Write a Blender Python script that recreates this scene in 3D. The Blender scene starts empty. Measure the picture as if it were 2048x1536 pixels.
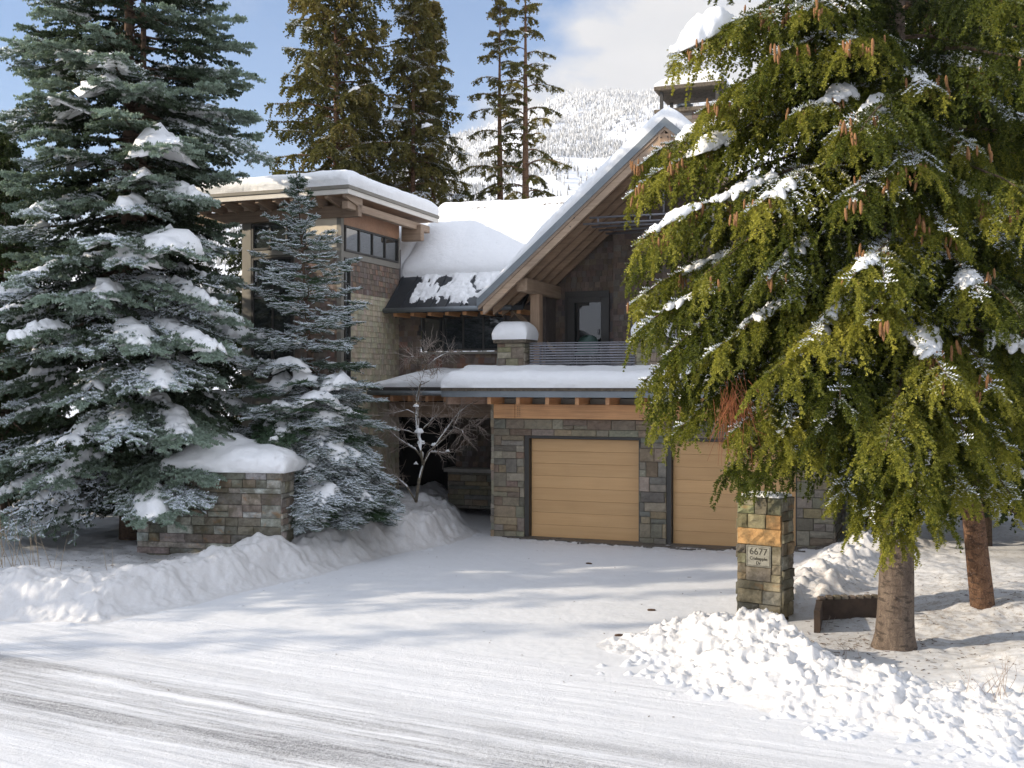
import bpy, math, random
import numpy as np
from mathutils import Vector, Matrix
R_ = math.radians
random.seed(7); rng = np.random.default_rng(7)
sc = bpy.context.scene
COL = sc.collection
H = 3.7; F = 2200.0            # camera height (m) and focal length in photo pixels

# ------------------------------------------------------------------ helpers
def px(x, y, Y):
    return np.array([(x-1024)*Y/F, Y, H-(y-768)*Y/F])

def tag(o, label=None, cat=None, group=None, kind=None):
    if label: o['label'] = label
    if cat: o['category'] = cat
    if group: o['group'] = group
    if kind: o['kind'] = kind
    return o

def empty(name, loc, rz=0.0):
    o = bpy.data.objects.new(name, None); COL.objects.link(o)
    o.location = loc; o.rotation_euler = (0, 0, rz); o.empty_display_size = .3
    return o

def link(name, me, mats, parent=None):
    o = bpy.data.objects.new(name, me); COL.objects.link(o)
    for m in (mats if isinstance(mats, (list, tuple)) else [mats]):
        me.materials.append(m)
    if parent is not None: o.parent = parent
    return o

def np_mesh(name, V, faces, nper, smooth=False, fattr=None, vattr=None):
    """V (n,3); faces flat index array, nper corners a face."""
    me = bpy.data.meshes.new(name)
    V = np.ascontiguousarray(V, dtype=np.float32); faces = np.ascontiguousarray(faces, dtype=np.int32).ravel()
    nf = len(faces)//nper
    me.vertices.add(len(V)); me.vertices.foreach_set('co', V.ravel())
    me.loops.add(len(faces)); me.loops.foreach_set('vertex_index', faces)
    me.polygons.add(nf); me.polygons.foreach_set('loop_start', np.arange(0, nf*nper, nper, dtype=np.int32))
    me.polygons.foreach_set('use_smooth', np.full(nf, smooth, dtype=bool))
    me.update(calc_edges=True)
    for k, a in (fattr or {}).items():
        at = me.attributes.new(k, 'FLOAT', 'FACE'); at.data.foreach_set('value', np.asarray(a, dtype=np.float32))
    for k, a in (vattr or {}).items():
        at = me.attributes.new(k, 'FLOAT', 'POINT'); at.data.foreach_set('value', np.asarray(a, dtype=np.float32))
    return me

class MB:
    """Collects boxes, prisms, tubes and grids; build() links them as one mesh."""
    def __init__(s): s.v = []; s.f = []; s.c = []; s.sm = []
    def quadface(s, pts, col=(1,1,1), sm=False):
        b = len(s.v); s.v += [tuple(p) for p in pts]; s.f.append(tuple(range(b, b+len(pts)))); s.c.append(col); s.sm.append(sm)
    def hexa(s, P, col=(1,1,1)):
        b = len(s.v); s.v += [tuple(p) for p in P]
        for q in ((3,2,1,0),(4,5,6,7),(0,1,5,4),(1,2,6,5),(2,3,7,6),(3,0,4,7)):
            s.f.append(tuple(b+i for i in q)); s.c.append(col); s.sm.append(False)
    def box(s, x0, x1, y0, y1, z0, z1, col=(1,1,1)):
        s.hexa([(x0,y0,z0),(x1,y0,z0),(x1,y1,z0),(x0,y1,z0),(x0,y0,z1),(x1,y0,z1),(x1,y1,z1),(x0,y1,z1)], col)
    def cbox(s, x0, x1, y0, y1, z0, z1, c=.01, col=(1,1,1)):
        """box with chamfered edges"""
        b = len(s.v)
        X=(x0,x1); Yv=(y0,y1); Z=(z0,z1)
        idx={}
        for i in (0,1):
            for j in (0,1):
                for k in (0,1):
                    sx,sy,sz=(c if i==0 else -c),(c if j==0 else -c),(c if k==0 else -c)
                    for a in range(3):
                        p=[X[i]+(0 if a==0 else sx), Yv[j]+(0 if a==1 else sy), Z[k]+(0 if a==2 else sz)]
                        idx[(i,j,k,a)]=len(s.v); s.v.append(tuple(p))
        def F4(l):
            s.f.append(tuple(idx[q] for q in l)); s.c.append(col); s.sm.append(False)
        F4([(0,0,0,0),(0,0,1,0),(0,1,1,0),(0,1,0,0)]); F4([(1,0,0,0),(1,1,0,0),(1,1,1,0),(1,0,1,0)])
        F4([(0,0,0,1),(1,0,0,1),(1,0,1,1),(0,0,1,1)]); F4([(0,1,0,1),(0,1,1,1),(1,1,1,1),(1,1,0,1)])
        F4([(0,0,0,2),(0,1,0,2),(1,1,0,2),(1,0,0,2)]); F4([(0,0,1,2),(1,0,1,2),(1,1,1,2),(0,1,1,2)])
        for j in (0,1):
            for k in (0,1): F4([(0,j,k,1),(1,j,k,1),(1,j,k,2),(0,j,k,2)])
        for i in (0,1):
            for k in (0,1): F4([(i,0,k,0),(i,1,k,0),(i,1,k,2),(i,0,k,2)])
        for i in (0,1):
            for j in (0,1): F4([(i,j,0,0),(i,j,1,0),(i,j,1,1),(i,j,0,1)])
        for i in (0,1):
            for j in (0,1):
                for k in (0,1): F4([(i,j,k,0),(i,j,k,1),(i,j,k,2)])
    def beam(s, a, b, w, h, up=(0,0,1), col=(1,1,1)):
        a=Vector(a); b=Vector(b); d=(b-a).normalized(); sd=d.cross(Vector(up)).normalized(); u2=sd.cross(d).normalized()
        P=[]
        for p in (a,b):
            P += [p-sd*w/2-u2*h/2, p+sd*w/2-u2*h/2, p+sd*w/2+u2*h/2, p-sd*w/2+u2*h/2]
        s.hexa([tuple(q) for q in P], col)
    def tube(s, pts, rad, n=6, col=(1,1,1), caps=True):
        pts=[Vector(p) for p in pts]
        if not isinstance(rad,(list,tuple,np.ndarray)): rad=[rad]*len(pts)
        rings=[]; A=None
        for i,p in enumerate(pts):
            d=(pts[min(i+1,len(pts)-1)]-pts[max(i-1,0)])
            d=d.normalized() if d.length>1e-9 else Vector((0,0,1))
            if A is None: A=d.orthogonal().normalized()
            A=(A-d*A.dot(d)); A=A.normalized() if A.length>1e-6 else d.orthogonal().normalized()
            B=d.cross(A)
            b=len(s.v); rings.append(b)
            for k in range(n):
                t=2*math.pi*k/n; q=p+(A*math.cos(t)+B*math.sin(t))*rad[i]; s.v.append(tuple(q))
        for i in range(len(pts)-1):
            for k in range(n):
                k2=(k+1)%n
                s.f.append((rings[i]+k,rings[i]+k2,rings[i+1]+k2,rings[i+1]+k)); s.c.append(col); s.sm.append(True)
        if caps:
            s.f.append(tuple(rings[0]+k for k in reversed(range(n)))); s.c.append(col); s.sm.append(False)
            s.f.append(tuple(rings[-1]+k for k in range(n))); s.c.append(col); s.sm.append(False)
    def build(s, name, mat, parent=None, fix=True):
        me=bpy.data.meshes.new(name); me.from_pydata(s.v,[],s.f)
        at=me.attributes.new('col','FLOAT_COLOR','FACE')
        at.data.foreach_set('color', np.array([(c[0],c[1],c[2],1) for c in s.c],dtype=np.float32).ravel())
        me.polygons.foreach_set('use_smooth', np.array(s.sm,dtype=bool))
        if fix:
            import bmesh
            bm=bmesh.new(); bm.from_mesh(me); bmesh.ops.recalc_face_normals(bm, faces=bm.faces); bm.to_mesh(me); bm.free()
        me.update()
        return link(name, me, mat, parent)

# ---- numpy value noise
_tab = rng.random(65536).astype(np.float64)
def _h(i, j, k, s): return _tab[((i*73856093) ^ (j*19349663) ^ (k*83492791) ^ (s*2654435)) & 65535]
def vn(x, y, z=None, seed=0):
    x=np.asarray(x,float); y=np.asarray(y,float); z=np.zeros_like(x) if z is None else np.asarray(z,float)
    i=np.floor(x).astype(np.int64); j=np.floor(y).astype(np.int64); k=np.floor(z).astype(np.int64)
    fx=x-i; fy=y-j; fz=z-k; fx=fx*fx*(3-2*fx); fy=fy*fy*(3-2*fy); fz=fz*fz*(3-2*fz)
    r=0
    for a in (0,1):
        for b in (0,1):
            for c in (0,1):
                w=(fx if a else 1-fx)*(fy if b else 1-fy)*(fz if c else 1-fz)
                r=r+w*_h(i+a,j+b,k+c,seed)
    return r*2-1
def fbm(x,y,z=None,o=4,seed=0):
    r=0; a=1; t=0
    for q in range(o):
        r=r+a*vn(np.asarray(x)*2**q, np.asarray(y)*2**q, None if z is None else np.asarray(z)*2**q, seed+q*13); t+=a; a*=.5
    return r/t
def sstep(a,b,x): t=np.clip((x-a)/(b-a),0,1); return t*t*(3-2*t)

# ------------------------------------------------------------------ materials
def new_mat(name):
    m=bpy.data.materials.new(name); m.use_nodes=True; nt=m.node_tree; nt.nodes.clear()
    out=nt.nodes.new('ShaderNodeOutputMaterial'); return m,nt,out
def nd(nt,t,**kw):
    n=nt.nodes.new('ShaderNode'+t)
    for k,v in kw.items():
        if k.startswith('_'): setattr(n,k[1:],v)
        else:
            key=k.replace('__',' ')
            if key.isdigit(): key=int(key)
            if hasattr(v,'is_output'): nt.links.new(v,n.inputs[key])
            else: n.inputs[key].default_value=v
    return n
def ramp(nt,fac,stops,interp='LINEAR'):
    r=nt.nodes.new('ShaderNodeValToRGB'); r.color_ramp.interpolation=interp
    e=r.color_ramp.elements
    while len(e)<len(stops): e.new(.5)
    for i,(p,c) in enumerate(stops):
        e[i].position=p; e[i].color=(c,c,c,1) if isinstance(c,(int,float)) else (*c,1)
    nt.links.new(fac,r.inputs[0]); return r
def mixc(nt,fac,a,b,mode='MIX'):
    m=nt.nodes.new('ShaderNodeMix'); m.data_type='RGBA'; m.blend_type=mode
    for key,v in ((0,fac),(6,a),(7,b)):
        if hasattr(v,'is_output'): nt.links.new(v,m.inputs[key])
        elif key==0: m.inputs[0].default_value=v
        else: m.inputs[key].default_value=(*v,1) if len(v)==3 else v
    return m.outputs[2]
def math_(nt,op,a,b=0.0,c=None,clamp=False):
    m=nt.nodes.new('ShaderNodeMath'); m.operation=op; m.use_clamp=clamp
    for i,v in enumerate((a,b) if c is None else (a,b,c)):
        if hasattr(v,'is_output'): nt.links.new(v,m.inputs[i])
        else: m.inputs[i].default_value=v
    return m.outputs[0]
def objco(nt,scale=(1,1,1),rot=(0,0,0)):
    t=nt.nodes.new('ShaderNodeTexCoord'); mp=nt.nodes.new('ShaderNodeMapping')
    mp.inputs['Scale'].default_value=scale; mp.inputs['Rotation'].default_value=rot
    nt.links.new(t.outputs['Object'],mp.inputs[0]); return mp.outputs[0]
def noise(nt,vec,scale,detail=4,rough=.55,dist=0.0):
    n=nd(nt,'TexNoise',Scale=scale,Detail=detail,Roughness=rough,Distortion=dist); nt.links.new(vec,n.inputs['Vector']); return n.outputs['Fac']
def bump(nt,h,strength,dist,normal=None):
    b=nd(nt,'Bump',Strength=strength,Distance=dist); nt.links.new(h,b.inputs['Height'])
    if normal is not None: nt.links.new(normal,b.inputs['Normal'])
    return b.outputs[0]
def pbsdf(nt,out,color,rough=.6,normal=None,**kw):
    p=nt.nodes.new('ShaderNodeBsdfPrincipled')
    if hasattr(color,'is_output'): nt.links.new(color,p.inputs['Base Color'])
    else: p.inputs['Base Color'].default_value=(*color,1)
    if hasattr(rough,'is_output'): nt.links.new(rough,p.inputs['Roughness'])
    else: p.inputs['Roughness'].default_value=rough
    for k,v in kw.items(): p.inputs[k.replace('__',' ')].default_value=v
    if normal is not None: nt.links.new(normal,p.inputs['Normal'])
    nt.links.new(p.outputs[0],out.inputs[0]); return p

def m_plain(name,color,rough=.6,var=.15,scale=6,bmp=.1,metal=0.0):
    m,nt,out=new_mat(name); co=objco(nt)
    n=noise(nt,co,scale,5,.6); f=ramp(nt,n,[(.3,1-var),(.7,1+var)])
    c=mixc(nt,1.0,color,f.outputs[0],'MULTIPLY')
    pbsdf(nt,out,c,rough,bump(nt,noise(nt,co,scale*8,3),bmp,.01),Metallic=metal); return m

def m_snow(name,base=(.87,.875,.885),bscale=1.0,grain=1.0,dirt=None,dirtcol=(.32,.27,.22)):
    m,nt,out=new_mat(name); co=objco(nt)
    n1=noise(nt,co,7*bscale,4,.6); n2=noise(nt,co,60*bscale,3,.65); n3=noise(nt,co,260*bscale,2,.5)
    h=math_(nt,'ADD',math_(nt,'MULTIPLY',n1,.55),math_(nt,'ADD',math_(nt,'MULTIPLY',n2,.12),math_(nt,'MULTIPLY',n3,.035)))
    nb=bump(nt,h,.55*grain,.09)
    c=mixc(nt,ramp(nt,n2,[(.25,0.0),(.75,1.0)]).outputs[0],tuple(x*.94 for x in base),base)
    if dirt:
        d1=noise(nt,co,2.2,5,.7); d2=noise(nt,co,75,3,.7)
        f=math_(nt,'MULTIPLY',ramp(nt,d1,[(.42,0.0),(.72,1.0)]).outputs[0],ramp(nt,d2,[(.52,0.0),(.64,1.0)]).outputs[0])
        at=nd(nt,'Attribute',_attribute_name='dirt')
        sp=ramp(nt,noise(nt,co,33,2,.8),[(.60,0.0),(.68,1.0)]).outputs[0]
        f=math_(nt,'ADD',math_(nt,'MULTIPLY',f,dirt),math_(nt,'MULTIPLY',math_(nt,'ADD',.22,math_(nt,'MULTIPLY',math_(nt,'ADD',sp,ramp(nt,noise(nt,co,9,4,.75),[(.5,0.0),(.62,1.0)]).outputs[0]),.7)),at.outputs['Fac']),clamp=True)
        c=mixc(nt,f,c,dirtcol)
    pbsdf(nt,out,c,.55,nb,**{'Specular IOR Level':.3}); return m

def m_wood(name,c1,c2,axis='u',rough=.65,streak=1.0):
    m,nt,out=new_mat(name)
    s={'u':(.7,22,22),'v':(22,.7,22),'z':(22,22,.7)}[axis]
    co=objco(nt,s); n=noise(nt,co,1.0,6,.6,.3); n2=noise(nt,objco(nt,tuple(x*4 for x in s)),1.0,3,.6)
    big=noise(nt,objco(nt,(1.1,1.1,1.1)),1.3,3,.5)
    f=math_(nt,'ADD',math_(nt,'MULTIPLY',n,.75),math_(nt,'MULTIPLY',n2,.25))
    c=mixc(nt,ramp(nt,f,[(.36,0.0),(.64,1.0)]).outputs[0],c1,c2)
    c=mixc(nt,.55*streak,c,ramp(nt,big,[(.3,(.62,.60,.58)),(.7,(1.12,1.08,1.05))]).outputs[0],'MULTIPLY')
    a=nd(nt,'Attribute',_attribute_name='col'); c=mixc(nt,1.0,c,a.outputs['Color'],'MULTIPLY')
    pbsdf(nt,out,c,rough,bump(nt,f,.35,.004)); return m

def m_attr(name,rough=.8,var=.3,scale=9,bmp=.5,dist=.02,spec=.3,stain=False):
    """colour from the per-piece attribute, weathered with noise (stone, shingles)"""
    m,nt,out=new_mat(name); co=objco(nt); a=nd(nt,'Attribute',_attribute_name='col')
    n=noise(nt,co,scale,6,.65,.4); nf=noise(nt,co,scale*7,4,.6)
    c=mixc(nt,1.0,a.outputs['Color'],ramp(nt,n,[(.28,1-var),(.72,1+var)]).outputs[0],'MULTIPLY')
    c=mixc(nt,1.0,c,ramp(nt,nf,[(.3,.82),(.7,1.12)]).outputs[0],'MULTIPLY')
    if stain:
        l=noise(nt,co,2.3,5,.65)
        c=mixc(nt,math_(nt,'MULTIPLY',ramp(nt,l,[(.46,0.0),(.62,1.0)]).outputs[0],.7),c,(.085,.072,.04))
        r2=noise(nt,objco(nt,(1,1,1.6)),3.1,4,.6,.8)
        c=mixc(nt,math_(nt,'MULTIPLY',ramp(nt,r2,[(.60,0.0),(.70,1.0)]).outputs[0],.45),c,(.30,.15,.05))
    h=math_(nt,'ADD',math_(nt,'MULTIPLY',n,.8),math_(nt,'MULTIPLY',nf,.25))
    pbsdf(nt,out,c,rough,bump(nt,h,bmp,dist),**{'Specular IOR Level':spec}); return m

def m_needles(name,c1,c2,c3,trans=.25,white=(.80,.84,.90),frost=None):
    """needle foliage: tone attribute blends three greens, snow attribute turns a needle white with rime"""
    m,nt,out=new_mat(name)
    t=nd(nt,'Attribute',_attribute_name='tone'); s=nd(nt,'Attribute',_attribute_name='snow')
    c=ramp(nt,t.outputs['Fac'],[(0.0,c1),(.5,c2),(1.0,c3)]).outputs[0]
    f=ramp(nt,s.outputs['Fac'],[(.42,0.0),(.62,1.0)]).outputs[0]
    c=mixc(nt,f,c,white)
    p=nd(nt,'BsdfPrincipled',Roughness=.55); nt.links.new(c,p.inputs['Base Color']); p.inputs['Specular IOR Level'].default_value=.25
    tr=nd(nt,'BsdfTranslucent'); nt.links.new(mixc(nt,1.0,c,(1.0,1.1,.55),'MULTIPLY'),tr.inputs['Color'])
    mx=nd(nt,'MixShader',**{'0':math_(nt,'MULTIPLY',math_(nt,'SUBTRACT',1.0,f),trans)})
    nt.links.new(p.outputs[0],mx.inputs[1]); nt.links.new(tr.outputs[0],mx.inputs[2]); nt.links.new(mx.outputs[0],out.inputs[0]); return m

def m_bark(name,c1,c2,scale=(9,9,3),bmp=.6,white=0.0):
    m,nt,out=new_mat(name); n=noise(nt,objco(nt,scale),1.6,7,.7,1.0); n2=noise(nt,objco(nt,(5,5,14)),1.2,4,.6,.4)
    n3=noise(nt,objco(nt,(1,1,1)),55,4,.7)
    c=mixc(nt,ramp(nt,n,[(.35,0.0),(.65,1.0)]).outputs[0],c1,c2)
    c=mixc(nt,math_(nt,'MULTIPLY',ramp(nt,n2,[(.53,0.0),(.62,1.0)]).outputs[0],.75),c,tuple(x*.4 for x in c1))
    c=mixc(nt,1.0,c,ramp(nt,n3,[(.3,.7),(.7,1.25)]).outputs[0],'MULTIPLY')
    if white: c=mixc(nt,math_(nt,'MULTIPLY',ramp(nt,n3,[(.64,0.0),(.70,1.0)]).outputs[0],white),c,(.75,.75,.78))
    h=math_(nt,'ADD',n,math_(nt,'ADD',math_(nt,'MULTIPLY',n2,-.4),math_(nt,'MULTIPLY',n3,.3)))
    pbsdf(nt,out,c,.9,bump(nt,h,bmp,.03)); return m

def m_glass(name,tint=(.02,.024,.026),ior=1.7):
    m,nt,out=new_mat(name)
    p=pbsdf(nt,out,tint,.03); p.inputs['IOR'].default_value=ior
    n=noise(nt,objco(nt),1.1,2); nt.links.new(bump(nt,n,.04,.05),p.inputs['Normal']); return m

M={}
M['snow']=m_snow('snow'); M['snow_soft']=m_snow('soft_snow',bscale=.8,grain=.5)
M['snow_ground']=m_snow('ground_snow',base=(.76,.765,.78),dirt=.35,grain=.6,dirtcol=(.26,.21,.16))
M['snow_drive']=m_snow('driveway_snow',base=(.70,.71,.73),dirt=.25,grain=.35,dirtcol=(.30,.24,.18))
M['snow_pile']=m_snow('ploughed_snow',base=(.66,.655,.655),dirt=.6,grain=.7,dirtcol=(.42,.34,.27))
M['cedar_u']=m_wood('cedar_beam',(.36,.20,.10),(.50,.30,.16),'u')
M['cedar_v']=m_wood('cedar_beam_deep',(.36,.20,.10),(.50,.30,.16),'v')
M['grey_u']=m_wood('weathered_timber',(.27,.20,.145),(.40,.31,.235),'u')
M['grey_v']=m_wood('weathered_timber_deep',(.27,.20,.145),(.40,.31,.235),'v')
M['grey_z']=m_wood('weathered_timber_upright',(.30,.22,.16),(.42,.33,.25),'z')
M['door']=m_wood('garage_door_cedar',(.57,.34,.15),(.62,.385,.18),'u',.55,.25)
M['cream']=m_plain('cream_paint',(.62,.54,.42),.6,.06,3,.05)
M['taupe']=m_plain('taupe_trim',(.20,.185,.155),.6,.08,4,.05)
M['dark_trim']=m_plain('dark_bronze_trim',(.035,.032,.028),.5,.1,4,.05)
M['metal']=m_plain('zinc_flashing',(.17,.19,.205),.42,.12,3,.05,.4)
M['darkmetal']=m_plain('dark_standing_seam',(.045,.05,.056),.38,.2,3,.05,.3)
M['rail']=m_plain('grey_steel_rail',(.16,.16,.175),.4,.15,5,.05,.5)
M['black']=m_plain('black_and_recess_shade',(.006,.006,.007),.9,.1,4,.05)  # puts porch recess shade into the colour; also the plain black meter body
M['concrete']=m_plain('cast_stone',(.33,.31,.28),.8,.15,9,.3)
M['mosscap']=m_plain('weathered_roof_edge',(.105,.085,.062),.9,.5,14,.8)
M['white_f']=m_plain('white_painted_fascia',(.70,.66,.60),.55,.05,3,.05)
M['ply']=m_wood('plywood_soffit',(.33,.20,.12),(.42,.27,.17),'u')
M['stone']=m_attr('ledgestone',.85,.28,8,.7,.02,stain=False)
M['stone_w']=m_attr('weathered_ledgestone',.88,.5,7,.9,.03,stain=True)
M['shingle']=m_attr('cedar_shingle',.8,.22,6,.4,.006)
M['glass']=m_glass('window_glass'); M['glass2']=m_glass('bright_window_glass',(.03,.035,.035),2.1)
M['bark_big']=m_bark('spruce_bark_grey',(.085,.06,.045),(.18,.135,.10),(6,6,2),.9)
M['bark_red']=m_bark('spruce_bark_red',(.10,.05,.028),(.24,.13,.07),(14,14,7),.9,.5)
M['bark_dark']=m_bark('spruce_bark_dark',(.07,.045,.03),(.15,.095,.06),(9,9,4),.6)
M['bark_maple']=m_bark('maple_bark',(.14,.115,.085),(.25,.215,.15),(9,9,4),.5,.9)
M['twig']=m_plain('bare_twigs',(.34,.28,.24),.85,.3,20,.1)
M['deadtwig']=m_plain('dead_red_twigs',(.28,.10,.04),.85,.3,20,.1)
M['cone']=m_plain('spruce_cones',(.26,.125,.045),.75,.35,60,.8)
M['blue']=m_needles('blue_spruce_needles',(.014,.024,.008),(.068,.098,.056),(.31,.385,.325),.14)
M['fir']=m_needles('young_spruce_needles',(.022,.045,.015),(.055,.10,.048),(.12,.18,.12),.15)
M['norway']=m_needles('norway_spruce_needles',(.012,.022,.003),(.085,.102,.011),(.36,.33,.05),.32)  # yellow and dark ends also put sunlit highlight and deep shade into colour
M['rear']=m_needles('rear_conifer_needles',(.045,.045,.014),(.115,.108,.030),(.25,.185,.055),.30)
M['darkfir']=m_needles('shaded_conifer_needles',(.012,.022,.008),(.03,.048,.014),(.06,.08,.02),.2)
M['dry']=m_plain('dry_stems',(.35,.26,.16),.85,.3,20,.1)
# ------------------------------------------------------------------ camera, sky, sun
cam=bpy.data.cameras.new('camera'); co_=bpy.data.objects.new('camera',cam); COL.objects.link(co_)
co_.location=(0,0,H); co_.rotation_euler=(R_(90),0,0); cam.sensor_width=36; cam.lens=36*F/2048
cam.clip_start=.1; cam.clip_end=12000; sc.camera=co_
SUN_AZ=math.atan2(-.985,-.17); SUN_EL=R_(22)         # direction towards the sun, from +Y clockwise
sdir=Vector((math.sin(SUN_AZ)*math.cos(SUN_EL), math.cos(SUN_AZ)*math.cos(SUN_EL), math.sin(SUN_EL)))
sl=bpy.data.lights.new('sun','SUN'); sl.energy=3.9; sl.angle=R_(.6); sl.color=(1.0,.87,.69)
so=bpy.data.objects.new('sun',sl); COL.objects.link(so); so.rotation_euler=(-sdir).to_track_quat('-Z','Y').to_euler(); so.location=(-20,-10,30)
w=bpy.data.worlds.new('World'); sc.world=w; w.use_nodes=True; nt=w.node_tree; nt.nodes.clear()
sky=nt.nodes.new('ShaderNodeTexSky'); sky.sky_type='NISHITA'; sky.sun_disc=False; sky.sun_elevation=SUN_EL
sky.sun_rotation=SUN_AZ; sky.air_density=1.0; sky.dust_density=.6; sky.ozone_density=1.6; sky.altitude=600
tc=nt.nodes.new('ShaderNodeTexCoord'); sep=nt.nodes.new('ShaderNodeSeparateXYZ'); nt.links.new(tc.outputs['Generated'],sep.inputs[0])
mp=nt.nodes.new('ShaderNodeMapping'); mp.inputs['Scale'].default_value=(1,1,1.9); nt.links.new(tc.outputs['Generated'],mp.inputs[0])
n1=nd(nt,'TexNoise',Scale=5.5,Detail=8,Roughness=.55,Distortion=.25); nt.links.new(mp.outputs[0],n1.inputs['Vector'])
n2=nd(nt,'TexNoise',Scale=15,Detail=6,Roughness=.6); nt.links.new(mp.outputs[0],n2.inputs['Vector'])
X,Yc,Z=sep.outputs
# bank of cloud: thick low down and towards +X of north, thinning upwards
east=ramp(nt,math_(nt,'ADD',math_(nt,'MULTIPLY',X,1.0),.5),[(.38,0.0),(.52,1.0)]).outputs[0]
lim=math_(nt,'ADD',.12,math_(nt,'MULTIPLY',east,.185))
lim=math_(nt,'ADD',lim,math_(nt,'MULTIPLY',math_(nt,'SUBTRACT',n1.outputs['Fac'],.5),.30))
lim=math_(nt,'ADD',lim,math_(nt,'MULTIPLY',math_(nt,'SUBTRACT',n2.outputs['Fac'],.5),.07))
m1=ramp(nt,math_(nt,'ADD',.5,math_(nt,'MULTIPLY',math_(nt,'SUBTRACT',lim,Z),5.0)),[(.33,0.0),(.66,1.0)]).outputs[0]
wisp=math_(nt,'MULTIPLY',ramp(nt,n1.outputs['Fac'],[(.55,0.0),(.80,1.0)]).outputs[0],.40)
back=ramp(nt,math_(nt,'ADD',math_(nt,'MULTIPLY',Yc,-.5),.5),[(.18,0.0),(.42,1.0)]).outputs[0]
high=ramp(nt,Z,[(.42,0.0),(.62,1.0)]).outputs[0]
fill_veil=math_(nt,'MULTIPLY',math_(nt,'MAXIMUM',back,high),ramp(nt,n1.outputs['Fac'],[(.30,.55),(.55,1.0)]).outputs[0])  # unseen bright cloud overhead and behind the camera, added to lift the fill
mask=math_(nt,'MAXIMUM',m1,wisp)
ccol=mixc(nt,n2.outputs['Fac'],(2.5,2.56,2.7),(3.35,3.3,3.25))
skc=mixc(nt,1.0,sky.outputs[0],(.27,.51,.70),'MULTIPLY')
bg=nd(nt,'Background',Strength=.14); nt.links.new(mixc(nt,fill_veil,mixc(nt,mask,skc,ccol),(4.2,4.5,5.15)),bg.inputs['Color'])
wo=nt.nodes.new('ShaderNodeOutputWorld'); nt.links.new(bg.outputs[0],wo.inputs[0])
sc.view_settings.view_transform='Standard'; sc.view_settings.look='None'; sc.view_settings.exposure=0.98; sc.view_settings.gamma=1
sc.cycles.max_bounces=6; sc.cycles.diffuse_bounces=3; sc.cycles.glossy_bounces=3; sc.cycles.transmission_bounces=3; sc.cycles.transparent_max_bounces=6
sc.cycles.use_adaptive_sampling=True; sc.cycles.adaptive_threshold=.02
sc.cycles.sample_clamp_indirect=6

# ------------------------------------------------------------------ the snow-covered ground
def seg_dist(x,y,poly,h=None,w=None):
    """distance to a polyline, side (+ = left of travel), arclength fraction-interpolated h and w"""
    best=np.full(x.shape,1e9); side=np.zeros_like(x); hh=np.zeros_like(x); ww=np.zeros_like(x)
    for i in range(len(poly)-1):
        ax,ay=poly[i]; bx,by=poly[i+1]; dx,dy=bx-ax,by-ay; L2=dx*dx+dy*dy
        t=np.clip(((x-ax)*dx+(y-ay)*dy)/L2,0,1); d=np.hypot(x-ax-t*dx,y-ay-t*dy)
        s=np.sign(dx*(y-ay)-dy*(x-ax)); mk=d<best
        best=np.where(mk,d,best); side=np.where(mk,s,side)
        if h is not None: hh=np.where(mk,h[i]+(h[i+1]-h[i])*t,hh)
        if w is not None: ww=np.where(mk,w[i]+(w[i+1]-w[i])*t,ww)
    return best,side,hh,ww
LF=[(-60,19.5),(-14,18.2),(-10,17.4),(-8,17.25),(-6.4,17.1),(-5.0,19.3),(-4.05,21.0),(-3.3,22.5),(-2.4,24.2),(-1.5,25.6),(-.9,27.4),(-1.1,30.4),(-1.3,34)]
LFh=[.55,.55,.6,.62,.42,.52,.62,.64,.66,.68,.5,.2,.1]
PC=[(1.75,15.5),(2.5,15.75),(3.05,15.2),(3.4,14.3),(3.75,13.35),(4.6,12.6),(5.6,12.1),(8,11.4),(14,9.6),(40,2)]
PCh=[.05,.30,.52,.52,.42,.28,.22,.25,.3,.3]; PCw=[.6,1.05,1.4,1.6,1.35,1.2,1.15,1.1,1.2,1.2]
RB=[(8.2,23.6),(6.9,22.6),(6.3,21.2),(5.6,19.9),(4.9,18.9),(4.5,17.9)]; RBh=[.22,.28,.30,.28,.22,.08]
def ramp_np(d,w): t=np.clip(d/w,0,1); return t*t*(3-2*t)
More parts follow.
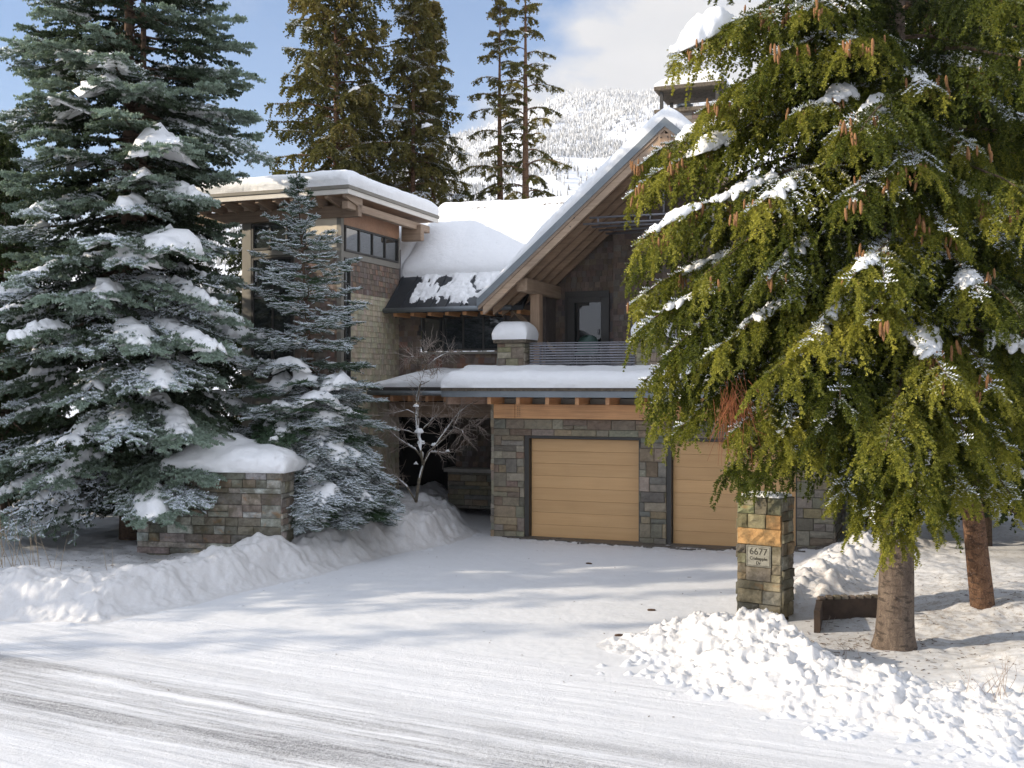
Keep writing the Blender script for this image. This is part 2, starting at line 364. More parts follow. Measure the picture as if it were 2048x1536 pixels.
def height(x,y,fine=True):
    z=np.zeros_like(x)
    wob=.16*fbm(x*1.3,y*1.3,seed=3)+.07*fbm(x*5,y*5,seed=5)
    d,s,hc,_=seg_dist(x,y,LF,LFh); d=d*s+wob              # + on the yard side
    yard=.30+.10*fbm(x*.5,y*.5,seed=9)
    yard=yard+.34*np.exp(-(((x+2.6)/1.9)**2+((y-27.2)/2.0)**2))+.25*sstep(26,30,y)*sstep(-1.0,-2.4,x)
    yard=yard-.13*np.exp(-(((x+7.5)/1.9)**2+((y-20.6)/1.6)**2))
    cr=np.maximum(hc-yard,0.02)
    prof=ramp_np(d+.05,.85)*(yard+cr*np.exp(-np.clip(d-.95,0,9)**2/.5))
    lump=fbm(x*3.2,y*3.2,seed=21)*.10+fbm(x*9,y*9,seed=22)*.035
    zl=prof*(1+.35*fbm(x*1.7,y*1.7,seed=23))+lump*ramp_np(d+.1,.6)*np.exp(-np.clip(d-1.4,0,9)**2/1.2)
    z=np.maximum(z,np.where(d>-.15,zl,0))
    lbm=np.where((d>-.1)&(d<1.9),1.0,0.0)*(y<28)
    # ploughed pile on the right and its field of clods
    d,s,hc,wc=seg_dist(x,y,PC,PCh,PCw)
    front=(s<0); wv=np.where(front,wc,np.minimum(wc,.85))
    t=np.clip(1-(d+wob*.9)/wv,0,1); pile=hc*(t*t*(3-2*t))**.8*(1+.3*fbm(x*1.9,y*1.9,seed=31))+.07*fbm(x*5,y*5,seed=32)*(t>0)*np.clip(t*3,0,1)
    pile=pile*(1+.22*fbm(x*6,y*6,seed=34))+.05*np.abs(fbm(x*11,y*11,seed=35))*np.clip(t*4,0,1)
    z=np.maximum(z,pile)
    d2,s2,hc2,_=seg_dist(x,y,RB,RBh); t2=np.clip(1-(d2+wob)/.95,0,1)
    z=np.maximum(z,hc2*(t2*t2*(3-2*t2))**.8*(1+.5*fbm(x*2.3,y*2.3,seed=33)))
    # right-hand garden rising under the spruces
    g=.42*np.exp(-(((x-7.6)/1.5)**2+((y-13.9)/1.25)**2))+.30*sstep(5.6,8.2,x)*sstep(15.2,17.5,y)*sstep(40,30,y)
    g=g+.07*fbm(x*1.4,y*1.4,seed=36)*sstep(4.6,6,x)*sstep(34,28,y)+.025*fbm(x*5,y*5,seed=37)*sstep(4.6,6,x)*sstep(34,28,y)
    g=g+.16*np.exp(-(((x-5.2)/1.2)**2+((y-18.4)/1.4)**2))
    z=np.maximum(z,0)+np.where(pile>.02,np.maximum(g-pile,0),g)
    # track surface: gentle ruts along the road
    xr=x*.87-(-.0)*y; a=R_(-27); lat=-(x*math.sin(a))+y*math.cos(a)
    road=sstep(14.2,12.4,lat+.25*vn(x*.12,y*.12,seed=40))
    rut=fbm(lat*2.6+.6*vn(x*.15,y*.15,seed=44),x*.10,seed=41,o=3)*.016+fbm(lat*11,x*.6,seed=42,o=2)*.006
    z=z+rut*road+.008*fbm(x*2.1,y*2.1,seed=43)+.004*fbm(x*8,y*8,seed=45)
    pm=(t>0.02)|(t2>0.02)
    return z,road,lbm,pm.astype(float),np.clip(t,0,1)
def ground_z(x,y): return float(height(np.array([float(x)]),np.array([float(y)]))[0][0])

def axis_coords(lo,hi,step,outer,grow=1.16):
    c=list(np.arange(lo,hi,step)); s=step; a=lo; left=[]
    while a>-outer: s*=grow; a-=s; left.append(a)
    s=step; b=c[-1]; right=[]
    while b<outer: s*=grow; b+=s; right.append(b)
    return np.array(left[::-1]+c+right)
gx=axis_coords(-9.6,9.0,.025,5000)
ys=[9.6]; 
while ys[-1]<36: ys.append(ys[-1]+max(.019,.026*(ys[-1]/14)**1.7))
s=.2; top=[]; b=ys[-1]
while b<5200: s*=1.16; b+=s; top.append(b)
s=.05; bot=[]; a=ys[0]
while a>-400: s*=1.2; a-=s; bot.append(a)
gy=np.array(bot[::-1]+ys+top)
GX,GY=np.meshgrid(gx,gy)
GZ,road_m,lb_m,pile_m,pile_t=height(GX,GY)
GZ0=GZ.copy()
# clods of ploughed snow pressed into the heightfield
def splat(n,fx,rmin,rmax,keep):
    global GZ
    pts=fx(n); k=0
    for (x,y,q) in pts:
        r=rmin+(rmax-rmin)*rng.random()**(3.8 if k%12 else 1.2); k+=1
        i0=np.searchsorted(gx,x-r*1.05); i1=np.searchsorted(gx,x+r*1.05); j0=np.searchsorted(gy,y-r*1.05); j1=np.searchsorted(gy,y+r*1.05)
        if i1-i0<2 or j1-j0<2: continue
        sx=gx[i0:i1][None,:]-x; sy=gy[j0:j1][:,None]-y
        an=rng.random()*3.14; ca,sa=math.cos(an),math.sin(an); ex=1+.5*rng.random()
        u=(sx*ca+sy*sa)*ex; v=(-sx*sa+sy*ca)
        k_=1.1/r; nz=vn(sx*k_+x*7,sy*k_+y*7,seed=51); nz2=vn(sx*k_*2.6+x*3,sy*k_*2.6+y*3,seed=52); rr=(u*u+v*v)/(r*r)*(1+.6*nz); hgt=np.clip(1-rr,0,1)**.6*(1+.22*nz2)
        blk=GZ[j0:j1,i0:i1]
        blk[...]=np.maximum(blk,np.where(hgt>0,GZ0[j0:j1,i0:i1]+hgt*r*q-r*.25,-9))
def pile_pts(n):
    out=[]
    while len(out)<n:
        i=int(rng.integers(0,7)); t=rng.random(); ax,ay=PC[i]; bx,by=PC[i+1]
        dx,dy=bx-ax,by-ay; L=math.hypot(dx,dy); o=rng.normal(-.5,.5)
        x=ax+dx*t-dy/L*o; y=ay+dy*t+dx/L*o
        if vn(np.array([x*1.25]),np.array([y*1.25]),seed=88)[0]<-.28 and rng.random()<.85: out.append((0,-50,.5)); continue
        if -9<x<9 and o<.7: out.append((x,y,.75+.4*rng.random()))
    return out
def rb_pts(n):
    out=[]
    for _ in range(n):
        i=int(rng.integers(0,len(RB)-1)); t=rng.random(); ax,ay=RB[i]; bx,by=RB[i+1]
        out.append((ax+(bx-ax)*t+rng.normal(0,.33),ay+(by-ay)*t+rng.normal(0,.38),.9))
    return out
def lb_pts(n):
    out=[]
    for _ in range(n):
        i=int(rng.integers(2,10)); t=rng.random(); ax,ay=LF[i]; bx,by=LF[i+1]; dx,dy=bx-ax,by-ay; L=math.hypot(dx,dy); o=rng.normal(.45,.42)
        out.append((ax+dx*t-dy/L*o,ay+dy*t+dx/L*o,.55))
    return out
def dr_pts(n): return [(rng.uniform(-6,3),rng.uniform(12,25),.5) for _ in range(n)]
def gd_pts(n): return [(-.3+8.5*t+rng.normal(0,.1),26.4-3.18*t*1.0+rng.normal(0,.14)-.35,.6) for t in rng.random(n)]
splat(11000,pile_pts,.014,.10,1); splat(260,rb_pts,.04,.2,1); splat(900,lb_pts,.02,.13,1); splat(90,dr_pts,.01,.03,1); splat(150,gd_pts,.03,.11,1)
LAT=-(GX*math.sin(R_(-27)))+GY*math.cos(R_(-27))
dirt=np.zeros_like(GX)
# needle litter under the spruces on the right and round the left wall
dirt+=.55*np.exp(-(((GX-6.3)/2.0)**2+((GY-17.6)/3.0)**2))*1.5+.5*np.exp(-(((GX-4.6)/.8)**2+((GY-15.6)/.55)**2))+.45*sstep(7.0,8.5,GX)*sstep(15,17,GY)
dirt+=.35*np.exp(-(((GX+8)/2.2)**2+((GY-22)/1.9)**2))+.10*lb_m+.30*np.exp(-(((GX-7.2)/1.8)**2+((GY-14.0)/1.1)**2))
dirt+=.35*np.exp(-((GX-3.4)**2/16+(GY-24.6+.37*(GX-3.4))**2/.035))
dirt=np.clip(dirt,0,1)
V=np.stack([GX,GY,GZ],-1).reshape(-1,3)
ny,nx=GX.shape
ii,jj=np.meshgrid(np.arange(nx-1),np.arange(ny-1))
a=(jj*nx+ii); Q=np.stack([a,a+1,a+nx+1,a+nx],-1)
fm=lambda A:(A[:-1,:-1]+A[1:,1:])/2
road_f=fm(LAT)<13.2+.0*fm(LAT); road_f&=(fm(pile_m)<.5)&(fm(lb_m)<.5)
pile_f=fm(pile_m)>.5
bank_f=(fm(lb_m)>.5)&~pile_f&(np.abs(fm(GX))<9.5)
u_=(fm(GX)+.4747)*.9367-(fm(GY)-26.776)*.3502*-1*-1; 
drive_f=(~road_f)&(~pile_f)&(~bank_f)&(fm(GX)>-7)&(fm(GX)<7.5)&(fm(GY)<27)&(fm(GZ)<.16)&(fm(GY)>11)
def part_mesh(name,mask,mat,**t):
    q=Q[mask].reshape(-1); uq,inv=np.unique(q,return_inverse=True)
    me=np_mesh(name,V[uq],inv,4,True,vattr={'dirt':dirt.reshape(-1)[uq]})
    o=link(name,me,mat); tag(o,**t); return o
# road: compacted snow with darker, gritty wheel tracks running along it
def m_road():
    m,nt,out=new_mat('packed_snow_road'); a=27
    co=objco(nt,(1,1,1),(0,0,R_(a)))
    mp=nt.nodes.new('ShaderNodeMapping'); mp.inputs['Scale'].default_value=(.16,3.0,1); nt.links.new(co,mp.inputs[0])
    mp2=nt.nodes.new('ShaderNodeMapping'); mp2.inputs['Scale'].default_value=(.7,16,1); nt.links.new(co,mp2.inputs[0])
    s1=noise(nt,mp.outputs[0],1.0,5,.6,.5); s2=noise(nt,mp2.outputs[0],1.0,5,.7,.4)
    g=noise(nt,objco(nt),90,4,.75); g2=noise(nt,objco(nt),24,4,.7); big=noise(nt,objco(nt),.5,3,.5)
    sp=nt.nodes.new('ShaderNodeSeparateXYZ'); nt.links.new(co,sp.inputs[0])
    lat=sp.outputs[1]
    lat=math_(nt,'ADD',lat,math_(nt,'MULTIPLY',math_(nt,'SUBTRACT',big,.5),.9))
    band=ramp(nt,math_(nt,'MULTIPLY',math_(nt,'SUBTRACT',lat,6.0),.125),[(.0,.22),(.24,.30),(.36,.95),(.50,.95),(.58,.38),(.70,.12),(1.0,0.0)]).outputs[0]
    f=math_(nt,'MULTIPLY',ramp(nt,math_(nt,'ADD',math_(nt,'MULTIPLY',s1,.62),math_(nt,'MULTIPLY',s2,.38)),[(.40,0.0),(.60,1.0)]).outputs[0],band)
    gr=ramp(nt,g,[(.40,.25),(.60,1.0)]).outputs[0]; gr=math_(nt,'MULTIPLY',gr,ramp(nt,g2,[(.3,.45),(.6,1.0)]).outputs[0])
    f=math_(nt,'MULTIPLY',f,gr,clamp=True)
    f=math_(nt,'MULTIPLY',f,math_(nt,'ADD',.9,math_(nt,'MULTIPLY',big,1.2)),clamp=True)
    c=mixc(nt,f,(.70,.71,.735),(.12,.118,.12))
    c=mixc(nt,math_(nt,'MULTIPLY',ramp(nt,g2,[(.60,0.0),(.75,1.0)]).outputs[0],.25),c,(.45,.44,.44))
    h=math_(nt,'ADD',math_(nt,'MULTIPLY',s2,.6),math_(nt,'ADD',math_(nt,'MULTIPLY',g,.25),math_(nt,'MULTIPLY',g2,.5)))
    pbsdf(nt,out,c,.6,bump(nt,h,.7,.035),**{'Specular IOR Level':.25}); return m
M['road']=m_road()
rest=~(road_f|pile_f|bank_f|drive_f)
part_mesh('ground',rest,M['snow_ground'],kind='structure',label='snow-covered garden ground under the trees')
part_mesh('driveway',drive_f,M['snow_drive'],kind='structure',label='driveway under smooth packed snow in front of the garage')
part_mesh('road',road_f,M['road'],kind='structure',label='snow-packed road with gritty grey wheel tracks')
part_mesh('snow_pile',pile_f,M['snow_pile'],kind='stuff',label='lumpy ploughed snow heaped along the road edge on the right',cat='snow pile')
part_mesh('snow_bank',bank_f,M['snow_pile'],kind='stuff',label='shovelled snow bank along the left edge of the driveway',cat='snow bank')
# ------------------------------------------------------------------ masonry, shingles, snow slabs
HA=R_(-20.5); HO=(-.4747,26.7763,0)
def jit(c,a): k=1+random.uniform(-a,a); return tuple(max(.01,x*k*(1+random.uniform(-.06,.06))) for x in c)
PAL_STONE=[(.20,.19,.165),(.24,.225,.195),(.155,.15,.135),(.23,.205,.165),(.19,.155,.125),(.26,.245,.215),(.17,.175,.17),(.215,.185,.155),(.25,.205,.15)]
PAL_STONE=[(r*1.06,g*1.0,b*.88) for (r,g,b) in PAL_STONE]
PAL_WARM=[(.19,.175,.12),(.23,.20,.13),(.14,.125,.085),(.22,.165,.10),(.10,.095,.075),(.23,.215,.165),(.17,.155,.11)]
def stone_face(mb,P,a0,a1,z0,z1,depth=.06,pal=PAL_STONE,hmin=.13,hmax=.36,wmin=.28,wmax=.85,holes=(),gap=.007,rough=.012,warm=0):
    """coursed ashlar; P(a,z,d) maps wall coords to world, d outwards"""
    z=z0; row=0
    while z<z1-.02:
        h=random.uniform(hmin,hmax)
        if z1-(z+h)<hmin*.8: h=z1-z
        a=a0
        while a<a1-.01:
            w=random.uniform(wmin,wmax)*(1.15 if h<.15 else .85)
            if a1-(a+w)<wmin*.8: w=a1-a
            cell=[(a,a+w,z,z+h)]
            if h>.24 and random.random()<.4:
                k=z+h*random.uniform(.4,.6)
                if w>.34 and random.random()<.5:
                    m_=a+w*random.uniform(.4,.6); cell=[(a,m_,z,k),(m_,a+w,z,k),(a,a+w,k,z+h)]
                else: cell=[(a,a+w,z,k),(a,a+w,k,z+h)]
            for (b0,b1,c0,c1) in cell:
                cs=[(b0,b1,c0,c1)]
                for (h0,h1,g0,g1) in holes:
                    nc=[]
                    for (p0,p1,q0,q1) in cs:
                        if p1<=h0 or p0>=h1 or q1<=g0 or q0>=g1: nc.append((p0,p1,q0,q1)); continue
                        if p0<h0: nc.append((p0,h0,q0,q1))
                        if p1>h1: nc.append((h1,p1,q0,q1))
                        if q1>g1: nc.append((max(p0,h0),min(p1,h1),g1,q1))
                        if q0<g0: nc.append((max(p0,h0),min(p1,h1),q0,g0))
                    cs=nc
                col=jit(random.choice(pal),.16)
                for (p0,p1,q0,q1) in cs:
                    if p1-p0<.03 or q1-q0<.03: continue
                    g=gap/2; d=random.uniform(.0,.028); c=.011
                    r=lambda s=rough:random.uniform(-s,s)
                    base=[(p0+g,q0+g,-depth),(p1-g,q0+g,-depth),(p1-g,q1-g,-depth),(p0+g,q1-g,-depth)]
                    mid=[(p0+g,q0+g,d),(p1-g,q0+g,d),(p1-g,q1-g,d),(p0+g,q1-g,d)]
                    # rough split face: 4x3 grid pushed in and out
                    nxx=max(2,int((p1-p0)/.09)); nzz=max(2,int((q1-q0)/.07)); fr=[]
                    for j in range(nzz+1):
                        for i in range(nxx+1):
                            ed=(i in (0,nxx)) or (j in (0,nzz))
                            aa=p0+g+c+(p1-p0-2*g-2*c)*i/nxx; zz=q0+g+c+(q1-q0-2*g-2*c)*j/nzz
                            fr.append((aa+(0 if ed else r(.01)),zz+(0 if ed else r(.01)),d+c+(r(rough*.5) if ed else .008+r(rough))))
                    b=len(mb.v)
                    mb.v+=[tuple(P(*q)) for q in base+mid+fr]
                    def ff(*l): mb.f.append(tuple(b+k for k in l)); mb.c.append(col); mb.sm.append(False)
                    for k in range(4): ff(k,(k+1)%4,4+(k+1)%4,4+k)
                    G=lambda i,j:8+j*(nxx+1)+i
                    for j in range(nzz):
                        for i in range(nxx): ff(G(i,j),G(i+1,j),G(i+1,j+1),G(i,j+1))
                    ff(4,5,*[G(i,0) for i in reversed(range(nxx+1))]); ff(5,6,*[G(nxx,j) for j in reversed(range(nzz+1))])
                    ff(6,7,*[G(i,nzz) for i in range(nxx+1)]); ff(7,4,*[G(0,j) for j in range(nzz+1)])
            a+=w
        z+=h; row+=1
PAL_BROWN=[(.155,.115,.09),(.19,.14,.11),(.135,.11,.095),(.22,.165,.125),(.17,.145,.125),(.26,.155,.10),(.19,.17,.155),(.115,.095,.08)]
PAL_TAN=[(.40,.35,.255),(.43,.375,.275),(.37,.325,.24),(.41,.355,.25)]
PAL_DARK=[(.10,.083,.072),(.125,.10,.085),(.14,.105,.08),(.15,.14,.13),(.088,.075,.068),(.175,.12,.085)]
def shingle_face(mb,P,a0,a1,z0,z1,ok=None,pal=PAL_BROWN,exp=.135,wmin=.09,wmax=.19,t=.016,gap=.005):
    z=z0
    while z<z1-.01:
        h=min(exp,z1-z); a=a0-random.random()*.08
        while a<a1:
            w=random.uniform(wmin,wmax); p0=max(a,a0); p1=min(a+w-gap,a1); a+=w
            if p1-p0<.02: continue
            if ok and not ok((p0+p1)/2,z+h/2,p0,p1,z,z+h): continue
            cc_=random.choice(pal); mu=[sum(q[i] for q in pal)/len(pal) for i in range(3)]; col=jit(tuple(.55*cc_[i]+.45*mu[i] for i in range(3)),.15); d=random.uniform(0,.005); zb=z+random.uniform(-.004,.004)
            mb.v_hexa=None
            pts=[(p0,zb,-.01),(p1,zb,-.01),(p1,zb,t+d),(p0,zb,t+d),(p0,z+h+.02,-.01),(p1,z+h+.02,-.01),(p1,z+h+.02,.003),(p0,z+h+.02,.003)]
            mb.hexa([tuple(P(*q)) for q in pts],col)
        z+=exp
def snow_slab(name,u0,u1,v0,v1,zf,thick,parent,label,mat='snow',rad=None,nu=None,nv=None,hang=.03,edge=None,ns=1.0,seed=0,cat='snow',fill=None,keep=None):
    """rounded blanket of snow over the rectangle; zf(u,v) gives the surface under it"""
    rad=rad or thick*.9
    def axis(a,b,n):
        e=np.array([0,.02,.07,.15,.27,.42,.6,.8,1.0])*rad
        mid=np.linspace(a+rad,b-rad,max(2,n))[1:-1]
        return np.concatenate([a+e,mid,(b-e)[::-1]])
    us=axis(u0,u1,nu or max(3,int((u1-u0)/.12))); vs=axis(v0,v1,nv or max(3,int((v1-v0)/.12)))
    U,Vv=np.meshgrid(us,vs)
    du=np.minimum(U-u0,u1-U); dv=np.minimum(Vv-v0,v1-Vv)
    if edge=='uback': dv=Vv-v0
    eu=np.clip(du/rad,0,1); ev=np.clip(dv/rad,0,1)
    pr=np.sqrt(np.clip(1-(1-eu)**2,0,1))**.8*np.sqrt(np.clip(1-(1-ev)**2,0,1))**.8
    n_=1+ns*(.14*fbm(U*.9,Vv*.9,seed=60+seed)+.06*fbm(U*3.3,Vv*3.3,seed=61+seed)+.02*fbm(U*11,Vv*11,seed=63+seed))
    if fill is not None: n_=n_*fill(U,Vv)
    base=zf(U,Vv); top=base+thick*pr*n_
    # bulge outwards near the rim
    k=(1-pr)*0; o=hang
    bu=np.where(U-u0<rad,-1,np.where(u1-U<rad,1,0)); bv=np.where(Vv-v0<rad,-1,np.where((v1-Vv<rad)&(edge!='uback'),1,0))
    sh=np.sin(np.clip(pr,0,1)*math.pi)*o
    jg=(.02*fbm(U*14,Vv*14,top*14,seed=62+seed)+.03*fbm(U*3,Vv*3,top*5,seed=64+seed))*ns
    Ux=U+bu*sh+bu*jg*(pr<.98); Vx=Vv+bv*sh+bv*jg*(pr<.98)
    Vt=np.stack([Ux,Vx,top],-1).reshape(-1,3); Vb=np.stack([U,Vv,base-.012+.0*U],-1).reshape(-1,3)
    ny,nx=U.shape; ii,jj=np.meshgrid(np.arange(nx-1),np.arange(ny-1)); a=jj*nx+ii
    Q=np.stack([a,a+1,a+nx+1,a+nx],-1).reshape(-1,4); N=nx*ny
    Qb=Q[:,::-1]+N; per=[]
    br=list(range(nx))+[j*nx+nx-1 for j in range(1,ny)]+[ (ny-1)*nx+i for i in range(nx-2,-1,-1)]+[j*nx for j in range(ny-2,0,-1)]
    for i in range(len(br)): p,q=br[i],br[(i+1)%len(br)]; per.append((q,p,p+N,q+N))
    if keep is not None:
        kk=keep(U,Vv,top); kq=(kk[:-1,:-1]&kk[1:,1:]).reshape(-1); Q=Q[kq]; Qb=Qb[kq]; per=[p for p in per if kk.reshape(-1)[p[1]]]
    me=np_mesh(name,np.concatenate([Vt,Vb]),np.concatenate([Q,Qb,np.array(per)]),4,True)
    o=link(name,me,M[mat])
    o.location=HO if parent=='house' else (0,0,0)
    if parent=='house': o.rotation_euler=(0,0,HA)
    tag(o,label,cat,'snow lying on the roofs and ledges','stuff'); return o

# ------------------------------------------------------------------ the house
house=empty('house',HO,HA)
tag(house,'timber and stone chalet with wood garage doors, gabled balcony and a square tower','house')
mid=lambda *a:None
# frontal planes: P(a,z,d) with a=u, at fixed v ; side planes a=v at fixed u
def Pf(v): return lambda a,z,d:(a,v-d,z)
def Ps(u): return lambda a,z,d:(u+d,a,z)
def Pl(u): return lambda a,z,d:(u-d,a,z)
# --- garage storey
D1=(.93,3.63,-1,2.42); D2=(4.40,7.18,-1,2.42)
mb=MB(); stone_face(mb,Pf(0),0,8.0,-.06,2.86,holes=[(.82,3.66,-1,2.46),(4.29,7.21,-1,2.46)])
stone_face(mb,Ps(8.0),0,6.0,-.06,3.3); stone_face(mb,Pl(0),-.06,4.4,-.06,3.3)
mb.build('stone_wall',M['stone'],house)
mb=MB(); mb.box(.05,.81,.06,.4,-.2,3.35,(.5,.5,.5)); mb.box(3.67,4.28,.06,.4,-.2,3.35); mb.box(7.22,7.95,.06,.4,-.2,3.35); mb.box(.81,7.22,.06,.4,2.47,3.35)
mb.box(.05,.3,.4,6,-.2,3.35); mb.box(7.7,7.95,.4,6,-.2,3.35); mb.box(.3,7.7,5.75,6,-.2,3.35)
mb.build('wall_core',M['taupe'],house)
for (a0,a1) in ((.93,3.63),(4.40,7.18)):
    d=MB(); n=8
    for i in range(n):
        z0=.02+2.36*i/n; z1=.02+2.36*(i+1)/n
        k=random.uniform(.93,1.07); d.cbox(a0+.01,a1-.01,.20,.25,z0+.0015,z1-.0015,.003,(k,k*.99,k*.97))
        for j in range(1,3):
            zz=z0+(z1-z0)*j/3
    dd=d.build('garage_door',M['door'],house)
    f=MB(); f.box(a0-.11,a0+.0,.03,.24,-.05,2.46); f.box(a1+.0,a1+.03,.05,.24,-.05,2.46); f.box(a0-.11,a1+.03,.032,.24,2.40,2.455)
    f.build('door_frame',M['dark_trim'],dd)
    s_=MB(); s_.box(a0,a1,.10,.5,-.05,.018); s_.build('threshold',M['concrete'],dd)
s_=MB(); s_.cbox(-.0+.965,1.0,-.03,.02,1.55,1.75,.005); 
mb=MB(); k=(1.55,1.45,1.3)
mb.cbox(.07,.62,-.115,.05,2.87,3.215,.008,k); mb.cbox(.624,8.05,-.112,.05,2.87,3.215,.008,k)
for (bx) in (.70,.74,7.4,7.44):
    for bz in np.linspace(2.93,3.15,6): pass
mb.build('lintel_beam',M['cedar_u'],house)
for bx in (.70,3.7):
    for bz in np.linspace(2.93,3.15,6):
        for dx in (0,.05): bl=MB(); bl.tube([(bx+dx,-.112,bz),(bx+dx,-.121,bz)],.009,6); bl.build('bolt',M['dark_trim'],house)
mb=MB(); mb.box(-.93,8.75,-.88,.3,3.395,3.43); mb.build('soffit',M['cedar_v'],house)
u=.17+.03
while u<8.6:
    r=MB(); r.beam((u+.045,-.84,3.31),(u+.045,.2,3.31),.09,.17,col=(1.25,1.15,1.05))
    # tapered end
    r.build('rafter',M['cedar_v'],house); u+=.72
mb=MB(); mb.beam((-.86,-.80,3.31),(-.05,.35,3.31),.09,.19,col=(1.1,1,1)); mb.build('rafter',M['grey_v'],house)
mb=MB(); mb.cbox(-.93,8.8,-.92,-.88,3.39,3.535,.004); mb.cbox(-.95,-.91,-.92,.9,3.39,3.535,.004); mb.build('fascia',M['metal'],house)
mb=MB(); mb.box(-.95,8.8,-.94,.2,3.537,3.62); mb.box(-.95,8.8,.2,4.0,3.52,3.62); mb.build('flat_roof',M['mosscap'],house)
# --- terrace
mb=MB(); mb.box(-.3,8.2,.2,3.2,3.62,4.05); mb.build('terrace_deck',M['concrete'],house)
for (p0) in (.02,3.52,7.25):
    p=MB(); w_=.68
    stone_face(p,Pf(.3),p0,p0+w_,3.9,4.70,hmin=.12,hmax=.3,wmin=.14,wmax=.42,pal=PAL_WARM[:2]+PAL_STONE[:6]+[PAL_WARM[5]]); stone_face(p,Ps(p0+w_),.3,.95,3.9,4.70,hmin=.12,hmax=.3,pal=PAL_WARM[:2]+PAL_STONE[:6]); stone_face(p,Pl(p0),.3,.95,3.9,4.70)
    p.box(p0+.03,p0+w_-.03,.34,.94,3.9,4.70,(.2,.2,.18))
    pier=p.build('terrace_pier',M['stone'],house)
    c=MB(); c.cbox(p0-.09,p0+w_+.09,.2,1.05,4.70,4.80,.015); c.build('cap',M['mosscap'],pier)
for (r0,r1) in ((.80,3.44),(4.28,7.18)):
    for i in range(9):
        z=4.12+i*.063; b=MB(); b.cbox(r0,r1,.44,.462,z,z+.040,.003); b.build('rail',M['rail'],house)
    for uu in np.linspace(r0+.25,r1-.1,4): b=MB(); b.box(uu,uu+.04,.465,.505,4.05,4.65); b.build('rail_post',M['dark_trim'],house)
    b=MB(); b.cbox(r0,r1,.43,.49,4.685,4.71,.004); b.build('handrail',M['rail'],house)
# --- upper storey wall with balcony door
roofz=lambda u:9.55-.87*abs(u-4.26)
def okg(v0):
    def ok(a,z,p0,p1,q0,q1):
        if roofz((p0+p1)/2)-.04<q0: return False
        return True
    return ok
def okdoor(a,z,p0,p1,q0,q1): return not(p1>.90 and p0<2.06 and q0<6.02 and q1>4.0)
mb=MB(); g=okg(3.1)
shingle_face(mb,Pf(3.1),.5,2.3,4.0,9.6,ok=lambda *a:g(*a) and okdoor(*a),pal=PAL_DARK+PAL_BROWN[:3],exp=.15,wmin=.10,wmax=.2)
shingle_face(mb,Pf(2.8),2.28,8.0,4.0,9.6,ok=g,pal=PAL_DARK+PAL_BROWN[:3],exp=.15,wmin=.12,wmax=.24)
shingle_face(mb,Pl(.5),3.1,9,3.6,6.3,pal=PAL_BROWN,exp=.15)
mb.build('shingle_wall',M['shingle'],house)
mb=MB()
def gable_core(v,ua,ub,off,zb=3.6):
    pts=[(ua,v,zb),(ub,v,zb),(ub,v,roofz(ub)-off)]+([(4.26,v,roofz(4.26)-off)] if ua<4.26<ub else [])+[(ua,v,roofz(ua)-off)]
    b=len(mb.v); n=len(pts); mb.v+=pts+[(p[0],p[1]+.18,p[2]) for p in pts]
    mb.f.append(tuple(range(b,b+n))); mb.f.append(tuple(range(b+2*n-1,b+n-1,-1)))
    for i in range(n): mb.f.append((b+i,b+(i+1)%n,b+n+(i+1)%n,b+n+i))
    mb.c+= [(.1,.09,.09)]*(n+2); mb.sm+=[False]*(n+2)
gable_core(3.115,.5,.90,.02); gable_core(3.115,2.06,2.3,.02); gable_core(3.116,.90,2.06,.02,6.02); gable_core(2.815,2.28,8.0,.02)
mb.box(.51,.66,3.3,9,3.6,6.2,(.1,.09,.09)); mb.box(7.8,7.99,3.0,9,3.6,6.2,(.1,.09,.09))
mb.build('gable_core',M['shingle'],house)
dd=MB(); dd.cbox(.93,1.13,3.06,3.13,4.0,6.0,.004); dd.cbox(1.86,2.04,3.06,3.13,4.0,6.0,.004); dd.cbox(1.13,1.86,3.062,3.13,5.86,6.0,.004); dd.cbox(1.13,1.86,3.062,3.13,4.0,4.15,.004)
dob=dd.build('balcony_door',M['dark_trim'],house)
g_=MB(); g_.box(1.13,1.86,3.09,3.105,4.15,5.86); g_.build('glass_panel',M['glass'],dob)
g_=MB(); g_.box(.88,.93,3.02,3.14,4.0,6.1); g_.box(2.04,2.09,3.02,3.14,4.0,6.1); g_.box(.88,2.09,3.021,3.14,6.1,6.16); g_.box(.93,2.04,3.03,3.14,6.0,6.1); g_.build('door_frame',M['dark_trim'],dob)
g_=MB(); g_.tube([(1.80,3.02,5.0),(1.80,3.02,5.15)],.012); g_.build('handle',M['rail'],dob)
# --- gable roof: planes, barge boards, soffit rafters, snow
def slope_box(mb,v0,v1,ua,ub,t0,t1,col=(1,1,1)):
    """slab following the roof slope between heights t0..t1 over roofz, from u=ua to ub"""
    za,zb=roofz(ua),roofz(ub)
    mb.hexa([(ua,v0,za+t0),(ub,v0,zb+t0),(ub,v1,zb+t0),(ua,v1,za+t0),(ua,v0,za+t1),(ub,v0,zb+t1),(ub,v1,zb+t1),(ua,v1,za+t1)],col)
EA,EB,AP=-.37,8.89,4.26
mb=MB()
for (a,b) in ((EA,AP),(AP,EB)): slope_box(mb,.0,9.2,a,b,.10,.26)
mb.build('gable_roof',M['darkmetal'],house)
mb=MB()
for (a,b) in ((EA-.03,AP),(AP,EB+.03)): slope_box(mb,-.05,-.003,a,b,.07,.275)
mb.build('edge_flashing',M['metal'],house)
for (a,b) in ((EA,AP),(AP,EB)):
    mb=MB(); slope_box(mb,-.03,.06,a,b,-.02,.069,(.78,.76,.74)); slope_box(mb,.0,.11,a+.12,b-.12 if b>5 else b,-.23,-.021,(1.12,1.08,1.02)); mb.build('barge_board',M['grey_u'],house)
mb=MB()
